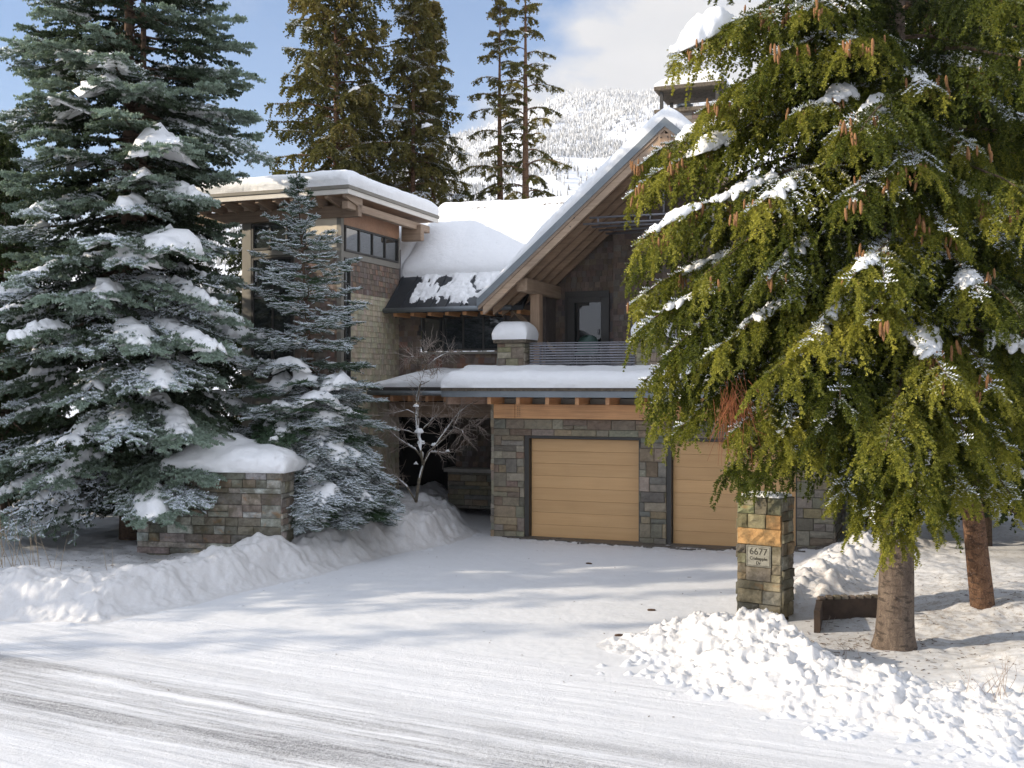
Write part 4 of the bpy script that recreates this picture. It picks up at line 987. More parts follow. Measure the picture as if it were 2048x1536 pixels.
def br_n(P0,P1,arch,S,T,dens=1.0,lump=None,cone=0):
    C=curve_pts(P0-TB,P1-TB,arch,12); L=np.linalg.norm(P1-P0)
    spray(fol,C,wd,.30,max(8,int(L*9.5*dens)),3,ST_N,S,T,s0=.14)
    if lump:
        for (a,b,w_,t) in lump:
            if w_<.2: a=a+(b-a)*rng.uniform(0,.4); b=min(b,a+.2)
            lp.on(C,a,b,w_,t,int(rng.integers(1,999)),drape=.35,rough=.38 if w_<.2 else .2); lp.fan(C,a,b,.16,.055+w_*.15,.03+t*.2,R_(52),7,.35,.05)
    while cone>0:
        s=np.array([rng.uniform(.70,1.0)]); p,d=curve_at(C,s); c_=p[0]+rng.normal(0,.12,3)*np.array([1,1,.1])-np.array([0,.05,0])
        for _ in range(min(cone,int(rng.integers(3,7)))):
            q=c_+rng.normal(0,.055,3)*np.array([1,1,.8]); cones.append((q[0],q[1],q[2]-.06)); cone-=1
# branches whose tips make the outline seen from the drive: (tip pixel x, y, depth Y, height of root above tip, arch, lumps, cones)
FEAT=[(1352,98,14.6,.7,.10,[(.72,1.0,.30,.26),(.60,.74,.12,.10)],12),(1405,215,14.4,.9,.10,[(.35,.62,.22,.12),(.55,.70,.20,.14)],10),(1262,388,14.9,1.5,.14,[(.62,.80,.26,.13)],16),
 (1292,318,15.2,1.2,.12,[(.58,.88,.22,.14)],8),(1282,482,14.3,1.3,.13,[(.80,.95,.20,.10),(.5,.76,.14,.07)],18),(1272,602,14.8,1.3,.13,[(.60,.9,.07,.03)],3),(1285,655,14.3,.9,.16,[(.30,.62,.14,.06),(.70,.9,.05,.03)],0),
 (1290,760,14.6,1.2,.17,[(.3,.5,.07,.03)],0),(1310,800,15.1,1.2,.16,[],0),(1360,850,14.6,1.3,.16,[],0),(1340,700,13.9,1.0,.16,[(.35,.6,.12,.05)],0),(1420,700,13.6,.9,.16,[(.5,.8,.1,.05)],0),
 (1470,860,13.9,1.2,.17,[],0),(1560,880,13.6,1.2,.15,[],0),(1640,860,13.4,1.3,.15,[],0),(1500,420,13.4,1.1,.12,[(.7,.85,.08,.05)],6),(1680,262,13.0,.9,.10,[(.55,.72,.20,.18)],14),
 (1590,230,13.6,.8,.10,[(.5,.8,.16,.10)],6),(1700,405,12.9,.9,.12,[],8),(1540,560,13.2,1.0,.12,[(.5,.8,.07,.04)],4),(1700,560,12.7,.9,.12,[(.8,.95,.06,.04)],10),(1560,110,13.6,1.0,.10,[],6),
 (1700,90,13.2,.8,.10,[],8),(1480,40,14.0,.8,.10,[(.5,.7,.12,.08)],8),(1620,20,13.4,.8,.1,[],6),(1860,170,13.3,.8,.1,[(.7,.9,.08,.04)],8),(1990,150,13.8,.8,.1,[(.6,.9,.2,.12)],8),(1950,300,13.4,.9,.12,[],4),
 (1610,690,13.0,1.1,.15,[(.5,.85,.12,.06)],0),(1740,640,12.8,1.0,.14,[],2),(1900,470,13.0,1.0,.14,[],6),(2010,430,13.0,1.1,.14,[(.6,.8,.1,.05)],6),(1960,600,12.8,.9,.14,[(.7,.85,.1,.08)],4),
 (1900,760,12.6,1.0,.15,[(.62,.8,.16,.10),(.3,.6,.12,.06)],7),(1985,780,12.9,1.1,.15,[],5),(1810,900,13.0,1.3,.14,[],0),(1930,890,12.9,1.3,.15,[],0),(2020,900,13.3,1.4,.15,[],0),(1740,930,13.4,1.4,.14,[],0),(1680,800,12.9,1.2,.15,[(.4,.7,.1,.05)],0),
 (2090,250,14.5,.9,.1,[],2),(2100,520,14.2,1.0,.1,[],2),(2110,700,14.0,1.1,.1,[],2),(1840,1010,14.2,1.0,.10,[],0),(1795,1075,13.9,1.5,.12,[],0),(1738,1035,13.7,1.5,.12,[],0),(1855,1035,13.6,1.4,.12,[],0),(1690,985,13.9,1.5,.12,[],0),(1935,985,13.5,1.4,.12,[],0),(2030,1000,13.9,1.4,.12,[],0),(1600,905,13.8,1.3,.13,[],0),(1770,560,12.6,1.0,.1,[],5),(1830,330,12.9,.9,.1,[],5)]
for (x,y,Yd,dz,ar,lm,cn) in FEAT:
    tip=px(x,y,Yd); z0=max(2.5,tip[2]+dz*.75); P0=np.array([TB[0],TB[1],z0])
    br_n(P0,tip,ar,.62 if y<700 else .5,.44+rng.normal(0,.16),1.0,lm,int(cn*2.4))
ga=2.39996; k=0; z=2.75
while z<16.5:
    an=k*ga+rng.normal(0,.25); k+=1
    prof=np.interp(z,[2.6,3.5,6,9,12,15,16.6],[2.6,3.5,3.7,3.2,2.4,1.1,.3]); L=prof*rng.uniform(.78,1.02)
    dx,dy=math.cos(an),math.sin(an); sag=.30*L
    P0=np.array([TB[0],TB[1],z]); P1=P0+np.array([dx*L,dy*L,-sag])
    lm=[(.35+.3*rng.random(),.85,.12,.07)] if rng.random()<.22 else None
    br_n(P0,P1,.13,.34,.45+rng.normal(0,.12),.85 if z<10 else .5,lm,int(rng.integers(0,9)) if z>5.5 else 0)
    z+=.17 if z<10 else .3
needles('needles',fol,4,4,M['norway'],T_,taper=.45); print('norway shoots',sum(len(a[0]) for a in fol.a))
wd.build('branches',M['bark_dark'],T_,fix=False); lp.build('snow_load',T_)
# hanging cones
cm=MB(); n_=9; prof=[(0,.005),(-.012,.011),(-.04,.0155),(-.08,.016),(-.115,.011),(-.135,.003)]
cm.tube([(0,0,p[0]) for p in prof],[p[1] for p in prof],8)
random.shuffle(cones); cones.sort(key=lambda c:(c[1]))
first=cm.build('cone',M['cone'],T_); first.location=cones[0]; first.scale=(1.15,1.15,1.15)
for c in cones[1:100]:
    o=first.copy(); COL.objects.link(o); o.parent=T_; o.location=c; s_=rng.uniform(.9,1.3); o.scale=(s_,s_,s_); o.rotation_euler=(rng.normal(0,.12),rng.normal(0,.12),rng.random()*6)
cm2=MB()
for c in cones[100:]:
    s_=rng.uniform(.9,1.25); lean=rng.normal(0,.1,2)
    cm2.tube([(c[0]-lean[0]*p[0],c[1]-lean[1]*p[0],c[2]+p[0]*s_) for p in prof],[p[1]*s_ for p in prof],7)
tag(cm2.build('far_cones',M['cone'],T_,fix=False),kind='stuff')
dt=MB()
c0=px(1470,800,14.0)-TB
for i in range(120):
    d=np.array([rng.normal(.05,.13),rng.normal(0,.12),-rng.uniform(.15,.75)]); a=c0+rng.normal(0,.10,3)*np.array([1,1,1.3]); dt.tube([tuple(a),tuple(a+d*.5+rng.normal(0,.02,3)),tuple(a+d)],[.005,.004,.002],3,caps=False)
dt.build('dead_twigs',M['deadtwig'],T_,fix=False)
# --- blue spruce on the left
T_=empty('blue_spruce_tree',(-8.35,24.0,0.15)); TB=np.array([-8.35,24.0,.15])
tag(T_,'towering snow-loaded blue spruce whose lowest branches lie over the old stone wall','tree')
for dx,r0 in ((-.02,.20),(.30,.13)):
    tk=MB(); tk.tube([(dx*min(1,z/3),.0+.04*math.sin(z*.7),z) for z in (-.3,.3,1,3,6,9,12,15,18)],[r0*q for q in (1.3,1.1,1,.9,.75,.6,.42,.22,.03)],12); tk.build('trunk',M['bark_dark'],T_)
fol=Fol(); wd=MB(); lp=Lumps()
def br_b(P0,P1,arch,S,T,n2,lump=None,m3=3):
    C=curve_pts(P0-TB,P1-TB,arch,10)
    spray(fol,C,wd,.42,n2,m3,ST_B,S,T,s0=.2)
    for (a,b,w_,t) in (lump or []): lp.on(C,a,b,w_,t,int(rng.integers(1,999)),drape=.62,rough=.45,m=26); lp.fan(C,a,b,.42*.62,.075+w_*.14,.04+t*.22,R_(50),3,.3)
k=0; z=.75
while z<18.2:
    an=k*ga+rng.normal(0,.3); k+=1
    prof=np.interp(z,[.7,1.5,3,5,8,10,12.2,15,18.4],[2.5,2.9,3.25,3.3,3.0,2.6,2.0,1.2,.15]); L=prof*rng.uniform(.72,1.08)
    up=np.interp(z,[1,6,10,14],[-.36,-.25,-.08,.15])*L
    dx,dy=math.cos(an),math.sin(an)
    if dx>-.1 and z<2.9: L*=.62
    elif dx>.2 and z<8.5: L*=.80
    P0=TB+np.array([.1,0,z]); P1=P0+np.array([dx*L,dy*L,up]); P1[2]=max(P1[2],1.75 if dx>.15 and dy<.5 else .75)
    front=dy<.35; lm=[]
    if front and rng.random()<(1.0 if z<6.5 else .4):
        a=rng.uniform(.35,.66); lm.append((a,min(1.0,a+rng.uniform(.22,.42)),rng.uniform(.17,.36),rng.uniform(.07,.15)))
    dens=6.5 if z<13 else 4
    br_b(P0,P1,-.05 if z>5 else .03,(rng.uniform(.45,1.0) if lm else rng.uniform(.12,.5)),(.62 if rng.random()<.8 else .4)+rng.normal(0,.08),max(6,int(L*dens)),lm,2)
    z+=.075 if z<13 else .14
# branches carrying the big tongues of snow: (tip px x, y, Y, lump width, thickness, from, to)
for (x,y,Yd,w_,t,a,b) in [(212,165,21.9,.42,.20,.60,.98),(300,175,22.0,.30,.16,.6,.98),(350,290,21.6,.44,.24,.50,1.0),(250,420,21.7,.36,.2,.62,1.0),(348,500,21.5,.42,.22,.66,1.0),(250,520,21.4,.5,.18,.66,1.0),(410,400,22.2,.3,.18,.66,1.0),
    (435,700,21.8,.40,.2,.45,1.0),(195,600,21.3,.28,.14,.6,.95),(290,690,21.2,.45,.18,.55,.95),(320,770,21.1,.38,.15,.6,1.0),(310,1035,21.2,.42,.22,.55,1.0),(150,110,22.2,.25,.12,.4,.9),(425,610,22.2,.34,.2,.5,1.0),(475,640,22.9,.3,.16,.5,1.0),
    (60,420,22,.3,.16,.4,.9),(110,700,21.4,.3,.12,.4,.9),(30,560,21.8,.3,.14,.4,.9),(90,960,21.2,.3,.14,.5,.95),(505,232,24.0,.2,.1,.3,.8),(522,308,23.8,.26,.12,.30,.80),(455,150,24.2,.2,.12,.5,1.0),(5,100,23.6,.2,.08,.3,.6),(8,230,23.4,.15,.08,.3,.6),(370,880,21.3,.34,.16,.5,.9),(240,870,21.1,.3,.12,.5,.9)]:
    tip=px(x,y,Yd); r=np.linalg.norm((tip-TB)[:2]); z0=tip[2]-TB[2]+r*(.32 if y>300 else .05)
    P0=TB+np.array([.1,0,max(.9,z0)]); br_b(P0,tip,.02,.8,.72,max(8,int(r*8)),[(a,b,w_*1.0,t*.9)])
for (x,y,Yd) in [(385,1005,21.6),(425,958,21.9)]:
    tip=px(x,y,Yd); P0=TB+np.array([.1,0,2.3]); br_b(P0,tip,.03,.9,.8,26,[])
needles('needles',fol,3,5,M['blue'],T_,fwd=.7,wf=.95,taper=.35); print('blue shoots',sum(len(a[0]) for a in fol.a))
wd.build('branches',M['bark_dark'],T_,fix=False); lp.build('snow_load',T_)
# --- young spruce standing against the tower
bz=.35; T_=empty('young_spruce_tree',(-4.22,24.1,bz)); TB=np.array([-4.22,24.1,bz])
tag(T_,'small snow-dusted spruce with a pointed leader, standing in front of the tower','tree','spruces beside the driveway')
HT=7.95; leanx=-.50
tk=MB(); tk.tube([(leanx*(max(z,0)/HT)**1.2,0,z) for z in (-.2,1,2,3.5,5,6.3,7.2,HT)],[.11,.095,.08,.06,.042,.026,.014,.005],8); tk.build('trunk',M['bark_dark'],T_)
fol=Fol(); wd=MB(); lp=Lumps(); z=.35; k=0
while z<HT-.10:
    pr=np.interp(z,[.2,1.0,1.6,2.5,3.5,4.5,5.2,5.8,6.3,6.6,6.9,7.6],[1.6,1.95,2.0,1.7,1.4,1.25,1.35,1.1,.85,.5,.38,.1])
    wn=4 if z>4.4 else 7
    for j in range(wn):
        an=k*.8+j*2*math.pi/wn+rng.normal(0,.18); L=pr*1.06*rng.uniform(.75,1.12)*(.62 if (z<2.3 and math.cos(an)<-.1 and math.sin(an)<.3) else (.82 if (z<3 and math.cos(an)>.2) else 1)); up=np.interp(z,[1,3,4.5,6,7,7.6],[-.66,-.34,.08,.30,.6,1.3])*L*rng.uniform(.7,1.3)
        P0=TB+np.array([leanx*(max(z,0)/HT)**1.2,0,z+rng.normal(0,.05)]); P1=P0+np.array([math.cos(an)*L,math.sin(an)*L,up]); P1[2]=max(P1[2],rng.uniform(.75,1.25) if math.sin(an)<.4 else .6)
        C=curve_pts(P0-TB,P1-TB,-.06 if z>3 else .06,8)
        spray(fol,C,wd,.44,max(4,int(L*(13 if z<3.3 else 9))),3 if z<3.6 else 2,ST_F,rng.uniform(.7,1.15),.5+rng.normal(0,.12),s0=.10)
        if math.sin(an)<.5 and z<4.0 and rng.random()<.92:
            a=rng.uniform(.25,.6); lp.on(C,a,min(1,a+rng.uniform(.25,.45)),rng.uniform(.2,.4),rng.uniform(.07,.15),int(rng.integers(1,999)),drape=.55,rough=.45); lp.fan(C,a,min(1,a+.4),.44*.6,.065,.042,R_(48),5,.2,.05)
        elif rng.random()<.35: a=rng.uniform(.2,.6); lp.on(C,a,a+.25,.06,.035,int(rng.integers(1,999)),drape=.5,rough=.4)
    if 3<z<6.6:  # short shoots between whorls
        for j in range(5):
            an=rng.random()*6.28; d=np.array([math.cos(an),math.sin(an),.5]); P0=TB+np.array([leanx*(max(z,0)/HT)**1.2,0,z+.15]); fol.add([P0-TB],[d],pr*.35+.05,.022,.8,.5)
    z+=.19 if z<3.5 else (.33 if z<6.2 else .28); k+=1
fol.add([[leanx,0,HT-.35]],[[0,0,1]],.42,.02,.6,.5)
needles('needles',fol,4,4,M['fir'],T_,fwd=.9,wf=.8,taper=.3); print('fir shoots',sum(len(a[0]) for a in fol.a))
wd.build('branches',M['bark_dark'],T_,fix=False); lp.build('snow_load',T_)

# --- conifers farther off: templates, then copies
ST_R=dict(fan=R_(55),z2=-.06,l2min=.15,K2=3,side=.34,rad=.075,sz=-.35,droop2=.4,hang=True,l3=.52,K3=2,s3=.25,tip=.3,wr=.05,sides3=1,tw=False)
def conifer(name,loc,ht,prof,mat,bark,label,cat='tree',group=None,z0=1.0,dz=.22,dens=3.2,sty=ST_R,up=(.15,-.30),S=.45,T=.5,arch=.06,m3=2,rings=3,per=4,trunk_r=.22,lean=0.0,lump=.10,seed=0,gapf=0.0):
    T_=empty(name,loc); tag(T_,label,cat,group)
    tk=MB(); zs=np.linspace(-.3,ht,9); tk.tube([(lean*(z/ht),.05*math.sin(z*.5),z) for z in zs],[trunk_r*max(.03,1-z/ht) for z in zs],9); tk.build('trunk',bark,T_)
    fol=Fol(); wd=MB(); lp=Lumps(); z=z0; k=0
    zp=[p[0]*ht for p in prof]; rp=[p[1] for p in prof]
    while z<ht*.99:
        an=k*ga+rng.normal(0,.35); k+=1; t=z/ht
        L=np.interp(z,zp,rp)*rng.uniform(.65,1.12)
        if rng.random()<gapf: z+=dz; continue
        C=curve_pts(np.array([lean*t,0,z]),np.array([lean*t+math.cos(an)*L,math.sin(an)*L,z+L*(up[1]+(up[0]-up[1])*t)]),arch,7)
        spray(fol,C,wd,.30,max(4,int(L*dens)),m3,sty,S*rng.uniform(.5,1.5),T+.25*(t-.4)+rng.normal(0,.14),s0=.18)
        if rng.random()<lump: a=rng.uniform(.2,.6); lp.on(C,a,a+.3,.20,.10,int(rng.integers(1,999)),rough=.4)
        z+=dz*(1 if t<.7 else .8)
    needles('needles',fol,rings,per,mat,T_,fwd=.8,wf=.9,taper=.4); wd.build('branches',bark,T_,fix=False)
    lp.build('snow_load',T_); print(name,len(fol.a)); return T_
def copy_tree(o,loc,rz,sc_,label):
    c=o.copy(); COL.objects.link(c); c.location=loc; c.rotation_euler=(0,0,rz); c.scale=(sc_,)*3; c['label']=label
    for ch in list(o.children):
        d=ch.copy(); COL.objects.link(d); d.parent=c
    return c
GR='tall conifers standing behind the house'
YB=43.0
X_=lambda x,Y:(x-1024)*Y/F
PW=[(0,.5),(.1,1.9),(.35,2.1),(.55,1.75),(.75,1.25),(.9,.6),(1,.05)]
ca=conifer('tall_conifer_tree',(X_(672,YB),YB,0),25.5,[(0,1.5),(.2,3.2),(.45,2.9),(.65,2.3),(.8,1.6),(.93,.75),(1,.1)],M['rear'],M['bark_red'],'broad bronze-green conifer towering behind the tower roof, its top out of frame',group=GR,z0=6,dz=.09,dens=3.8,up=(.35,-.22),gapf=.1,lump=.12)
cb=conifer('tall_conifer_tree',(X_(826,YB+1),YB+1,0),20.9,PW,M['rear'],M['bark_red'],'narrow conifer directly right of the broad one, drooping bronze foliage over the main roof',group=GR,z0=6,dz=.12,dens=3.8,up=(.1,-.35),gapf=.1,lump=.12)
c3=copy_tree(cb,(X_(866,YB+2.5),YB+2.5,0),2.1,.945,'slightly shorter bushy-topped conifer tight against the right of the narrow one')
c4=copy_tree(ca,(X_(730,YB+2),YB+2,0),1.3,.64,'conifer half hidden between the broad one and the narrow one')
ST_S=dict(ST_R,l3=.28,side=.26,l2min=.1)
PS=[(0,.6),(.25,2.0),(.42,2.1),(.62,1.65),(.8,1.0),(.93,.5),(1,.06)]
cc=conifer('thin_conifer_tree',(X_(1051,YB),YB,0),20.6,PS,M['rear'],M['bark_red'],'sparse thin conifer with bare lower branches, right one of the slender pair',group=GR,z0=7,dz=.20,dens=2.6,sty=ST_S,up=(.2,-.45),arch=.14,m3=1,lump=.04,trunk_r=.30,gapf=.12)
c5=copy_tree(cc,(X_(1000,YB+1),YB+1,0),2.6,.955,'sparse thin conifer, left one of the slender pair over the main roof')
cd=conifer('dark_conifer_tree',(9.9,23.2,.3),15.5,[(0,1.6),(.25,3.0),(.5,2.6),(.8,1.4),(1,.1)],M['darkfir'],M['bark_dark'],'deep green conifer standing in shade behind the big spruce trunk','tree','shaded conifers at the garden edges',z0=1.3,dz=.11,dens=4.0,up=(.0,-.35),S=.3,T=.55,lump=.12)
for (x,y,rz,s_,l) in [(12.6,20.5,1.1,1.0,'dark conifer at the right edge of the frame, behind the leaning bare limb'),(8.6,26.5,2.2,.85,'dark conifer beyond the garage corner, low and bushy'),(13.5,27,3,1.15,'tallest dark conifer behind the others on the right edge'),
    (-12.2,26.5,.4,.62,'dark conifer under the blue spruce at the left edge'),(-9.6,29.5,1.7,.72,'green conifer seen between the blue spruce and the tower'),(-13.8,30,2.9,.60,'conifer rising at the far left edge behind the blue spruce'),(-7.6,33,4.4,.6,'low conifer directly left of the tower'),(-17,36,5.1,.78,'distant conifer at the left edge of the frame')]:
    copy_tree(cd,(x,y,.3),rz,s_,l)
# second spruce on the right with the reddish trunk
ce=conifer('spruce_tree',(7.38,17.25,.25),13.5,[(0,1.2),(.2,2.2),(.5,2.0),(.8,1.0),(1,.1)],M['norway'],M['bark_red'],'slim spruce with a rusty red trunk right of the grey trunk',group='spruces beside the driveway',z0=2.4,dz=.12,dens=7.0,sty=dict(ST_N,K3=3,l3=.38,tw=False),up=(.0,-.4),S=.4,T=.45,m3=2,rings=4,per=4,trunk_r=.185,lean=-1.3,lump=.15)

# neighbours' trees out of frame to the left: they keep the house front in shade
for i,(x,y,rz,s_,l) in enumerate([(-15.8,23.2,.3,.72,'roadside conifer out of view beside the blue spruce'),(-15.4,20.0,1.9,.74,'second roadside conifer out of view to the left'),(-17.5,17.6,3.1,.62,'low roadside conifer out of view at the road bend'),
    (-22,22.4,4.0,1.0,'taller conifer beyond the roadside row on the left')]):
    copy_tree(cd,(x,y,.3),rz,s_,l)
for (x,y,rz,s_,l) in [(-21,15.2,.4,.55,'thin roadside conifer out of view past the bend'),(-24,12.4,2.2,.60,'last thin roadside conifer out of view on the left')]:
    copy_tree(cc,(x,y,.0),rz,s_,l)
# ------------------------------------------------------------------ old stone wall with its snow load
WX=(-7.66,22.49); wa=R_(-11)
wall=empty('stone_wall',(WX[0],WX[1],0),wa); tag(wall,'weathered dark ledgestone garden wall under the blue spruce, heaped with snow','wall')
PAL_OLD=[(.21,.20,.17),(.26,.245,.215),(.14,.13,.105),(.33,.315,.28),(.20,.165,.13),(.37,.365,.34),(.17,.155,.125),(.27,.235,.20)]
mb=MB(); stone_face(mb,Pf(0),0,3.12,.0,1.93,hmin=.10,hmax=.26,wmin=.22,wmax=.75,pal=PAL_OLD,rough=.016); stone_face(mb,Ps(3.12),.0,.62,.0,1.93,hmin=.10,hmax=.26,wmin=.2,wmax=.4,pal=PAL_OLD,rough=.016)
mb.box(.04,3.07,.05,.6,-.2,1.90,(.1,.09,.08)); mb.build('stonework',M['stone_w'],wall)
o=snow_slab('snow_cap',.35,3.22,-.10,1.15,lambda U,V:U*0+1.94,.42,None,'deep snow cap sagging over the old garden wall beneath the spruces',rad=.34,hang=.06,seed=14,ns=3.0,fill=lambda U,V:.5+.5*sstep(.3,1.2,U)+.35*np.exp(-((U-1.6)/.8)**2)*sstep(.0,.9,V)+.5*np.exp(-((U-1.2)/.5)**2)*sstep(-.1,.5,V))
o.location=(WX[0],WX[1],0); o.rotation_euler=(0,0,wa)
# ------------------------------------------------------------------ address pillar
pa=R_(-36); PX_,PY_=3.57,17.4
PL=empty('address_pillar',(PX_,PY_,0),pa); tag(PL,'freestanding mossy stone gate pillar with rusty blocks, an engraved address plaque and a dusting of snow','gate pillar')
W_,D_,HT_=.73,.44,1.93
def Pp(a,z,d): return (a-.045*(1.9-z)/1.9*0,-d,z)
mb=MB(); stone_face(mb,Pp,0,W_,-.1,.62,pal=PAL_WARM,hmin=.15,hmax=.24,wmin=.25,wmax=.5,rough=.02)
stone_face(mb,Pp,0,.15,.62,1.18,pal=PAL_WARM,hmin=.18,hmax=.3,wmin=.15,wmax=.16,rough=.02); stone_face(mb,Pp,.57,W_,.62,1.18,pal=PAL_WARM,hmin=.2,hmax=.32,wmin=.15,wmax=.16,rough=.02)
stone_face(mb,Pp,.15,.57,.62,.84,pal=[(.16,.14,.11)],hmin=.22,hmax=.23,wmin=.41,wmax=.42,rough=.008)
stone_face(mb,Pp,0,W_,1.18,1.44,pal=[(.36,.21,.085)],hmin=.26,hmax=.27,wmin=.72,wmax=.73,rough=.016)
stone_face(mb,Pp,0,W_,1.44,HT_,pal=[(.17,.16,.085),(.22,.20,.11),(.27,.17,.07),(.13,.125,.08),(.19,.175,.11)],hmin=.10,hmax=.26,wmin=.2,wmax=.42,rough=.02)
stone_face(mb,lambda a,z,d:(W_+d,a,z),0,D_,-.1,HT_,pal=PAL_WARM,hmin=.12,hmax=.26,wmin=.2,wmax=.4,rough=.02); stone_face(mb,lambda a,z,d:(-d,a,z),0,D_,-.1,HT_,pal=PAL_WARM,hmin=.12,hmax=.26,wmin=.2,wmax=.4,rough=.02)
stone_face(mb,lambda a,z,d:(a,D_+d,z),0,W_,-.1,HT_,pal=PAL_WARM,hmin=.12,hmax=.26,wmin=.2,wmax=.4,rough=.02)
mb.box(.03,W_-.03,.03,D_-.03,-.2,HT_-.01,(.1,.1,.08)); mb.build('stonework',M['stone_w'],PL)
mb=MB(); mb.cbox(.155,.565,-.028,.05,.845,1.175,.006,(.25,.24,.20)); pq=mb.build('plaque',M['stone'],PL)
def m_dark(): return m_plain('engraved_lettering',(.045,.04,.03),.9,.1,9,.1)
M['ink']=m_dark()
fr=MB()
for (a,b,c,d) in ((.170,.550,.860,.866),(.170,.550,1.154,1.160),(.170,.176,.866,1.154),(.544,.550,.866,1.154)): fr.box(a,b,-.031,-.0275,c,d)
fr.build('engraved_border',M['ink'],pq)
for (t,sz,z) in (('6677',.150,1.035),('Crabapple',.070,.952),('Dr',.070,.882)):
    cu=bpy.data.curves.new('lettering','FONT'); cu.body=t; cu.size=sz; cu.align_x='CENTER'; cu.extrude=.0025; cu.offset=.0012 if sz<.1 else 0
    o=bpy.data.objects.new('lettering',cu); COL.objects.link(o); o.parent=pq; o.location=(.360,-.030,z); o.rotation_euler=(R_(90),0,0); cu.materials.append(M['ink'])
o=snow_slab('snow_cap',.05,W_-.05,.03,D_-.04,lambda U,V:U*0+HT_+.005,.055,None,'thin crust of snow on top of the address pillar',rad=.09,hang=.0,seed=15,nu=12,nv=8,ns=2.5)
o.location=(PX_,PY_,0); o.rotation_euler=(0,0,pa)
# ------------------------------------------------------------------ low retaining edge of dark timber behind the pile
RW=empty('retaining_wall',(4.52,16.3,0)); tag(RW,'low dark rust-streaked retaining wall edged with small cobbles left of the big trunk','wall')
mb=MB(); A0=(0,0);A1=(.22,.75);A2=(2.2,1.15)
mb.beam((.0,.0,.13),(.24,.72,.15),.09,.42); mb.beam((.2,.70,.15),(1.22,.86,.17),.09,.42)
mb.build('timber_face',m_plain('rusty_dark_timber',(.045,.028,.018),.85,.5,5,.5),RW)
mb=MB()
for i in range(8):
    t=(i+.5)/8; x=.2+1.0*t; y=.70+.155*t; mb.cbox(x-.055,x+.055,y-.05,y+.05,.362,.41+random.uniform(0,.02),.015,jit((.16,.13,.10),.3))
mb.build('cobble_edging',M['stone'],RW)
# ------------------------------------------------------------------ bare maple by the porch
mx,my=px(832,1000,26.6)[:2]; mz=ground_z(mx,my)-.05
MT=empty('bare_maple_tree',(mx,my,mz)); tag(MT,'small leafless maple with snow along its forked branches in front of the porch','tree')
wd=MB(); tw=MB(); lp=Lumps()
def q3(x,y,Y=26.6): return tuple(px(x,y,Y)-np.array([mx,my,mz]))
LIMB=[([(832,1003),(838,960),(846,930),(842,905),(838,870),(834,840),(834,800),(840,770),(848,740),(855,715)],.042,.010),([(844,935),(856,905),(868,895),(885,870),(900,850),(915,830),(935,812),(960,800)],.026,.004),
 ([(868,895),(886,880),(905,860),(918,830),(922,808)],.016,.004),([(843,915),(832,900),(815,890),(800,880),(785,868),(770,850)],.022,.004),([(846,930),(860,905),(880,905),(900,908)],.02,.005),
 ([(838,870),(815,862),(790,858),(768,850)],.014,.003),([(838,865),(860,845),(875,828)],.018,.004),([(835,830),(815,820),(795,825),(770,830)],.012,.003),([(848,740),(865,722),(885,710),(905,702)],.010,.003),([(848,745),(838,722),(825,712),(812,722)],.009,.003),([(832,1003),(815,975),(796,958),(785,950)],.024,.008),([(846,735),(852,700),(860,690)],.008,.003),([(842,770),(858,762),(872,742),(880,728)],.010,.003),([(900,850),(925,862),(930,880)],.010,.003),([(920,830),(945,845),(965,858)],.008,.002)]
for (pts,r0,r1) in LIMB:
    n=len(pts); P_=[q3(x,y,26.6+.35*math.sin(i*1.7+x)) for i,(x,y) in enumerate(pts)]
    wd.tube(P_,[r0+(r1-r0)*(i/(n-1))**.8 for i in range(n)],7)
    C=np.array(P_)
    if r0<.045:
        m_=int(12+36*n/8)
        for k in range(m_):
            s=np.array([rng.uniform(.35,1)]); p,d=curve_at(C,s); d0=d[0]+rng.normal(0,.55,3)+np.array([0,0,.15]); d0/=np.linalg.norm(d0); a=p[0]; l=rng.uniform(.2,.6); r=.0062
            pts2=[a]
            for j in range(3): d0=d0+rng.normal(0,.22,3); d0/=np.linalg.norm(d0); pts2.append(pts2[-1]+d0*l/3)
            tw.tube([tuple(v) for v in pts2],[r,r*.75,r*.55,r*.35],3,caps=False)
            for j in (1,2):
                e=pts2[j]+nrm(d0+rng.normal(0,.5,3))*l*.4; tw.tube([tuple(pts2[j]),tuple(e)],[r*.6,r*.3],3,caps=False)
    C2=C+np.array([0,0,r0*.7]); 
    if r0>.009: lp.on(C2,.08,.92,r0*.75,r0*.75,int(r0*9999),drape=.2,rough=.8,m=30)
for (x,y,w_) in ((832,815,.09),(838,868,.14),(842,890,.12),(868,893,.1),(832,930,.07),(895,905,.07),(825,715,.05)):
    c=np.array(q3(x,y)); C=np.stack([c+np.array([w_*(t-.5)*1.6,0,w_*.25]) for t in np.linspace(0,1,10)]); e=np.sin(np.linspace(.1,3.04,10))**.6; lp.add(C,w_*.5*e,w_*.5*e,int(x),drape=.3,rough=.5)
wd.build('trunk',M['bark_maple'],MT,fix=False); tw.build('twigs',M['twig'],MT,fix=False); lp.build('snow_load',MT)
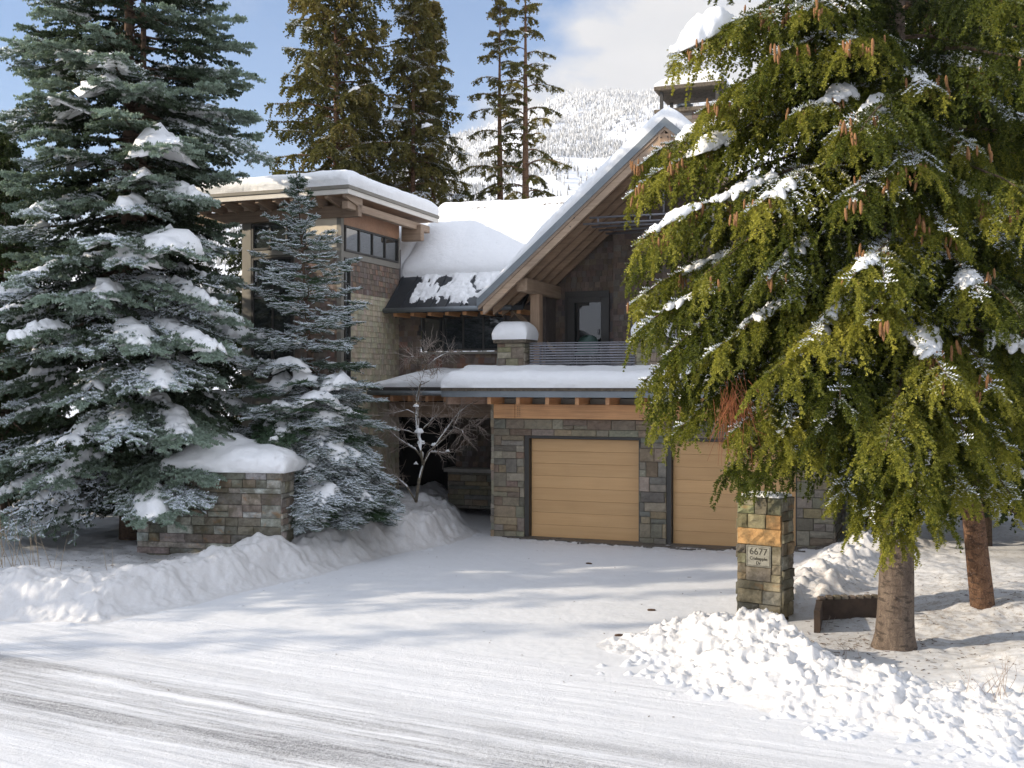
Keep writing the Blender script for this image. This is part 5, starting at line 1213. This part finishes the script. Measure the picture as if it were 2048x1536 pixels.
# ------------------------------------------------------------------ small things
def stems(name,loc,n,h,spr,mat,label,cat,group,thick=.004,curl=.1):
    t=empty(name,loc); tag(t,label,cat,group); mb=MB()
    for i in range(n):
        x,y=rng.normal(0,spr,2); d=np.array([rng.normal(0,.16),rng.normal(0,.1),1.]); p=np.array([x,y,-.1]); pts=[p]; hh=h*rng.uniform(.5,1.1)
        for j in range(5): d=d+np.array([rng.normal(0,curl),rng.normal(0,curl),0]); pts.append(pts[-1]+d/np.linalg.norm(d)*(hh+.1)/5)
        mb.tube([tuple(v) for v in pts],[thick*(1-.15*j) for j in range(6)],4,caps=False)
        if rng.random()<.4: e=pts[3]+np.array([rng.normal(0,.1),rng.normal(0,.05),.12]); mb.tube([tuple(pts[3]),tuple(e)],[thick*.7,thick*.3],3,caps=False)
    mb.build('stems',mat,t,fix=False)
def at_(x,y,z=0.0):
    k=(H-z)*F/(y-768); return (x-1024)*k/F,k
for (x,y,z,n,h,l) in [(20,1118,.5,8,1.25,'clump of tall pale dry stalks at the far left edge'),(62,1122,.5,7,1.1,'clump of dry stalks second from the left edge'),(100,1128,.5,4,.75,'few short brown stalks right of the tall clumps'),(222,1146,.4,2,1.0,'two thin straight stalks beside the spruce trunk')]:
    X0,Y0=at_(x,y,z); stems('dry_stalks',(X0,Y0,z-.05),n,h,.10,M['dry'],l,'dry plant','dry stalks poking through the snow',.0055,.06)
for (x,y,z,n,h,l) in [(2000,1385,.3,12,.55,'dark bare shrub twigs at the lower right edge'),(1955,1375,.3,3,.4,'two or three bare twigs left of the dark shrub'),(1690,1290,.2,5,.32,'short reddish twigs in the hollow beside the big trunk'),(1640,1240,.1,3,.25,'tiny bare twigs by the retaining wall')]:
    X0,Y0=at_(x,y,z); stems('bare_shrub',(X0,Y0,ground_z(X0,Y0)),n,h,.10,M['twig'],l,'shrub','bare twigs in the right-hand snow',.005,.22)
# leaning bare limb right of the spruces
t=empty('leaning_limb',(0,0,0)); t.location=tuple(px(1890,960,16.2)); tag(t,'long bare limb slanting down to the right, dusted with snow, beside the red trunk','fallen branch')
b=px(2100,1052,15.6)-px(1890,960,16.2); mb=MB(); pts=[b*s+np.array([0,0,.05*math.sin(s*5)]) for s in np.linspace(-.1,1,9)]; mb.tube([tuple(p) for p in pts],[.035]*4+[.04]*5,7)
for i in range(16):
    s=rng.uniform(.05,1); p=b*s; mb.tube([tuple(p),tuple(p+np.array([rng.normal(.1,.25),rng.normal(0,.2),rng.normal(-.1,.3)]))],[.009,.003],4,caps=False)
mb.build('bark',M['bark_dark'],t,fix=False); lp=Lumps(); lp.on(np.array(pts)+np.array([0,0,.03]),.05,.95,.028,.02,5,rough=.6,m=40); lp.build('snow_load',t)
# utility meter and pipe at the garage corner
gm=empty('gas_meter',tuple(Vector(HO)+Vector((8.35*math.cos(HA)-1.5*math.sin(HA),8.35*math.sin(HA)+1.5*math.cos(HA),0))),HA); tag(gm,'black gas meter with a pale riser pipe against the right side of the garage','gas meter')
mb=MB(); mb.tube([(-.18,0,0),(-.18,0,1.5)],.03,8); mb.tube([(.2,0,0),(.2,0,.9),(.12,0,.95)],.022,8); mb.build('pipe',m_plain('grey_pipe',(.45,.46,.48),.4),gm)
mb=MB(); mb.cbox(-.13,.15,-.12,.12,.5,.95,.04); mb.tube([(0,-.02,.95),(0,-.02,1.08)],.09,12); mb.build('meter_body',M['black'],gm)
# covered chair on the balcony
ch=empty('patio_chair',tuple(Vector(HO)+Vector((1.75*math.cos(HA)-2.2*math.sin(HA),1.75*math.sin(HA)+2.2*math.cos(HA),4.06))),HA); tag(ch,'patio chair with a rounded dark green back on the balcony by the door','chair')
gm_=m_plain('green_chair_shell',(.05,.10,.085),.5); mb=MB(); n=12
rows=[]
for j,(z,w_) in enumerate([(.42,.27),(.6,.29),(.75,.27),(.85,.20),(.90,.09)]):
    rows.append([(w_*math.cos(a),.22*math.sin(a)+.02*j,z) for a in np.linspace(.1,math.pi-.1,n)])
for j in range(4):
    for i in range(n-1): mb.quadface([rows[j][i],rows[j][i+1],rows[j+1][i+1],rows[j+1][i]],(1,1,1),True)
mb.build('backrest',gm_,ch); mb=MB(); mb.cbox(-.27,.27,-.28,.2,.38,.43,.02); mb.build('seat',gm_,ch)
for sx in (-.23,.21):
    for sy in (-.25,.15): mb=MB(); mb.box(sx,sx+.03,sy,sy+.03,0,.38); mb.build('leg',M['dark_trim'],ch)
# fallen cones on the driveway
cone_me=None
for (x,y,l) in [(1303,1222,'fallen spruce cone lying nearest the address pillar on the driveway'),(1238,1272,'fallen spruce cone furthest left on the driveway snow'),(1178,1128,'small dark cone on the snow in front of the garage')]:
    X0,Y0=at_(x,y); 
    if cone_me is None:
        mb=MB(); mb.tube([(-.07,0,0),(-.05,0,0),(0,0,0),(.05,0,0),(.07,0,0)],[.006,.018,.022,.016,.005],8); o=mb.build('fallen_cone',m_plain('dark_cone',(.09,.05,.03),.9,.4,60,.8)); cone_me=o.data
    else: o=bpy.data.objects.new('fallen_cone',cone_me); COL.objects.link(o)
    o.location=(X0,Y0,ground_z(X0,Y0)+.015); o.rotation_euler=(0,0,rng.normal(0,.4)); tag(o,l,'cone','fallen cones on the driveway')
# dark wet paving left bare along the garage doors
us=np.linspace(.3,8.4,240); vs=np.linspace(-.62,.12,36); U,V_=np.meshgrid(us,vs)
XX=HO[0]+U*math.cos(HA)-V_*math.sin(HA); YY=HO[1]+U*math.sin(HA)+V_*math.cos(HA)
g_=height(XX,YY)[0]; n_=fbm(U*1.6,V_*3,seed=101)+.5*fbm(U*6,V_*6,seed=102)+1.5*(V_+.36)-.1*np.cos(U)
Z_=np.where(n_>0,g_+.03,g_-.06); ny,nx=U.shape; ii,jj=np.meshgrid(np.arange(nx-1),np.arange(ny-1)); a=jj*nx+ii
me=np_mesh('pavement',np.stack([XX,YY,Z_],-1).reshape(-1,3),np.stack([a,a+1,a+nx+1,a+nx],-1),4,True)
m,nt,out=new_mat('wet_pavers'); co=objco(nt); vo=nd(nt,'TexVoronoi',Scale=7.0,_feature='DISTANCE_TO_EDGE'); nt.links.new(co,vo.inputs['Vector'])
c=mixc(nt,ramp(nt,vo.outputs[0],[(.0,0.0),(.06,1.0)]).outputs[0],(.03,.028,.025),mixc(nt,noise(nt,co,9,4),(.07,.062,.052),(.15,.13,.11))); pbsdf(nt,out,c,.5)
tag(link('pavement',me,m),'strip of dark wet paving left bare along the garage doors',kind='structure')
# fallen needles, bark flakes and twigs on the snow
lt=MB()
def litter(n,fx,l0,l1):
    for _ in range(n):
        x,y=fx(); z=ground_z(x,y)+.006; a=rng.random()*6.28; l=rng.uniform(l0,l1)*.6; w_=rng.uniform(.002,.006); ca,sa=math.cos(a),math.sin(a)
        k=rng.uniform(.5,1.3); lt.hexa([(x+ca*p-sa*q,y+sa*p+ca*q,z+r) for (p,q,r) in ((-l,-w_,0),(l,-w_,0),(l,w_,0),(-l,w_,0),(-l*.9,-w_*.7,w_),(l*.9,-w_*.7,w_*1.3),(l*.9,w_*.7,w_),(-l*.9,w_*.7,w_*1.2))],(k,k,k))
litter(420,lambda:(rng.normal(6.6,1.6),rng.normal(17.2,2.2)),.01,.07)
litter(160,lambda:(rng.normal(4.9,.6),rng.normal(15.4,.5)),.01,.09)
litter(120,lambda:(rng.uniform(5,9),rng.uniform(12.6,15)),.008,.04)
litter(150,lambda:(rng.normal(-7.6,1.0),rng.normal(21.2,.8)),.01,.06)
litter(70,lambda:(rng.uniform(-5,4),rng.uniform(12,25)),.008,.03)
tag(lt.build('litter',m_plain('twig_litter',(.085,.05,.03),.9,.4,30,.2),fix=False),'fallen needles, bark flakes and twigs scattered on the snow','litter',kind='stuff')
# ------------------------------------------------------------------ the mountain and its frosted forest
mxs=np.linspace(-1500,1500,150); mys=np.linspace(620,3300,150); MX,MY=np.meshgrid(mxs,mys)
def mtn(x,y): return .935*mtn_(x,y)
def mtn_(x,y):
    ridge=np.interp(x,[-1500,-900,-620,-300,-100,100,260,600,1500],[80,200,400,540,640,705,740,800,700])
    t=np.clip((y-650)/1950,0,1.0); z=ridge*(t**1.12)+75*fbm(x/330,y/330,seed=91,o=4)*sstep(0,.25,t)+16*fbm(x/70,y/70,seed=92)*sstep(0,.2,t)
    return z-np.clip(y-2650,0,9e9)*.5
MZ=mtn(MX,MY); ny,nx=MX.shape; ii,jj=np.meshgrid(np.arange(nx-1),np.arange(ny-1)); a=jj*nx+ii
me=np_mesh('mountain',np.stack([MX,MY,MZ],-1).reshape(-1,3),np.stack([a,a+1,a+nx+1,a+nx],-1),4,True)
m,nt,out=new_mat('snowy_mountainside'); co=objco(nt,(.012,.012,.03)); n_=noise(nt,co,1.0,6,.7,.4)
c=mixc(nt,ramp(nt,n_,[(.60,0.0),(.66,1.0)]).outputs[0],(.72,.75,.80),(.13,.12,.12)); pbsdf(nt,out,c,.9,bump(nt,n_,.6,8.0))
tag(link('mountain',me,m),'snow-covered mountainside rising behind the house into cloud',kind='structure')
N_=42000; k=rng.random(N_)
ty=700+1950*rng.random(N_)**.75; tx=ty*rng.uniform(-.30,.17,N_)
den=fbm(tx/120,ty/120,seed=95,o=3); ok=den+rng.normal(0,.10,N_)>-.22-.0*ty; tx=tx[ok]; ty=ty[ok]; n=len(tx)
tz=mtn(tx,ty); th=rng.uniform(7,15,n)*(.75+.35*(ty/2600)); tr=th*.15
Vs=[];Fs=[];fr=[]
for (b0,t0,rk) in ((.0,.55,1.0),(.3,.8,.75),(.6,1.0,.5)):
    for q in range(4):
        a0=q*math.pi/2+k[ok]*6; a1=a0+math.pi/2; r=tr*rk*rng.uniform(.7,1.2,n)
        A_=np.stack([tx+np.cos(a0)*r,ty+np.sin(a0)*r,tz+th*b0-1],1); B_=np.stack([tx+np.cos(a1)*r,ty+np.sin(a1)*r,tz+th*b0-1],1); C_=np.stack([tx,ty,tz+th*t0],1)
        Vs.append(np.stack([A_,B_,C_],1)); fr.append(np.clip(.35+.45*(tz/650)+rng.normal(0,.28,n),0,1))  # frost plus a whitening with height that paints the fade into cloud
Vv=np.concatenate(Vs).reshape(-1,3)
me=np_mesh('forest',Vv,np.arange(len(Vv)),3,False,fattr={'snow':np.concatenate(fr)})
m,nt,out=new_mat('frosted_faded_forest'); at=nd(nt,'Attribute',_attribute_name='snow')
c=ramp(nt,at.outputs['Fac'],[(.15,(.07,.08,.075)),(.5,(.25,.255,.26)),(.85,(.78,.78,.77))]).outputs[0]; pbsdf(nt,out,c,.9)
tag(link('forest',me,m),'frosted forest covering the mountainside behind the house, whitened uphill to imitate cloud','forest',kind='stuff')
# air: faint even haze over the valley
hz=bpy.data.meshes.new('haze'); X0,X1,Y0_,Y1_,Z0,Z1=-5200,5200,-500,5300,-1.5,1000
import bmesh
bm=bmesh.new(); vs=[bm.verts.new((x,y,z)) for x in (X0,X1) for y in (Y0_,Y1_) for z in (Z0,Z1)]
for f in ((0,1,3,2),(4,6,7,5),(0,4,5,1),(2,3,7,6),(0,2,6,4),(1,5,7,3)): bm.faces.new([vs[i] for i in f])
bmesh.ops.recalc_face_normals(bm,faces=bm.faces); bm.to_mesh(hz); bm.free()
m,nt,out=new_mat('haze'); pv=nd(nt,'VolumePrincipled',Density=.00013); pv.inputs['Color'].default_value=(.93,.95,1,1); nt.links.new(pv.outputs[0],out.inputs['Volume'])
HAZE=True
if HAZE: tag(link('haze',hz,m),'thin cold haze in the valley air',kind='stuff')
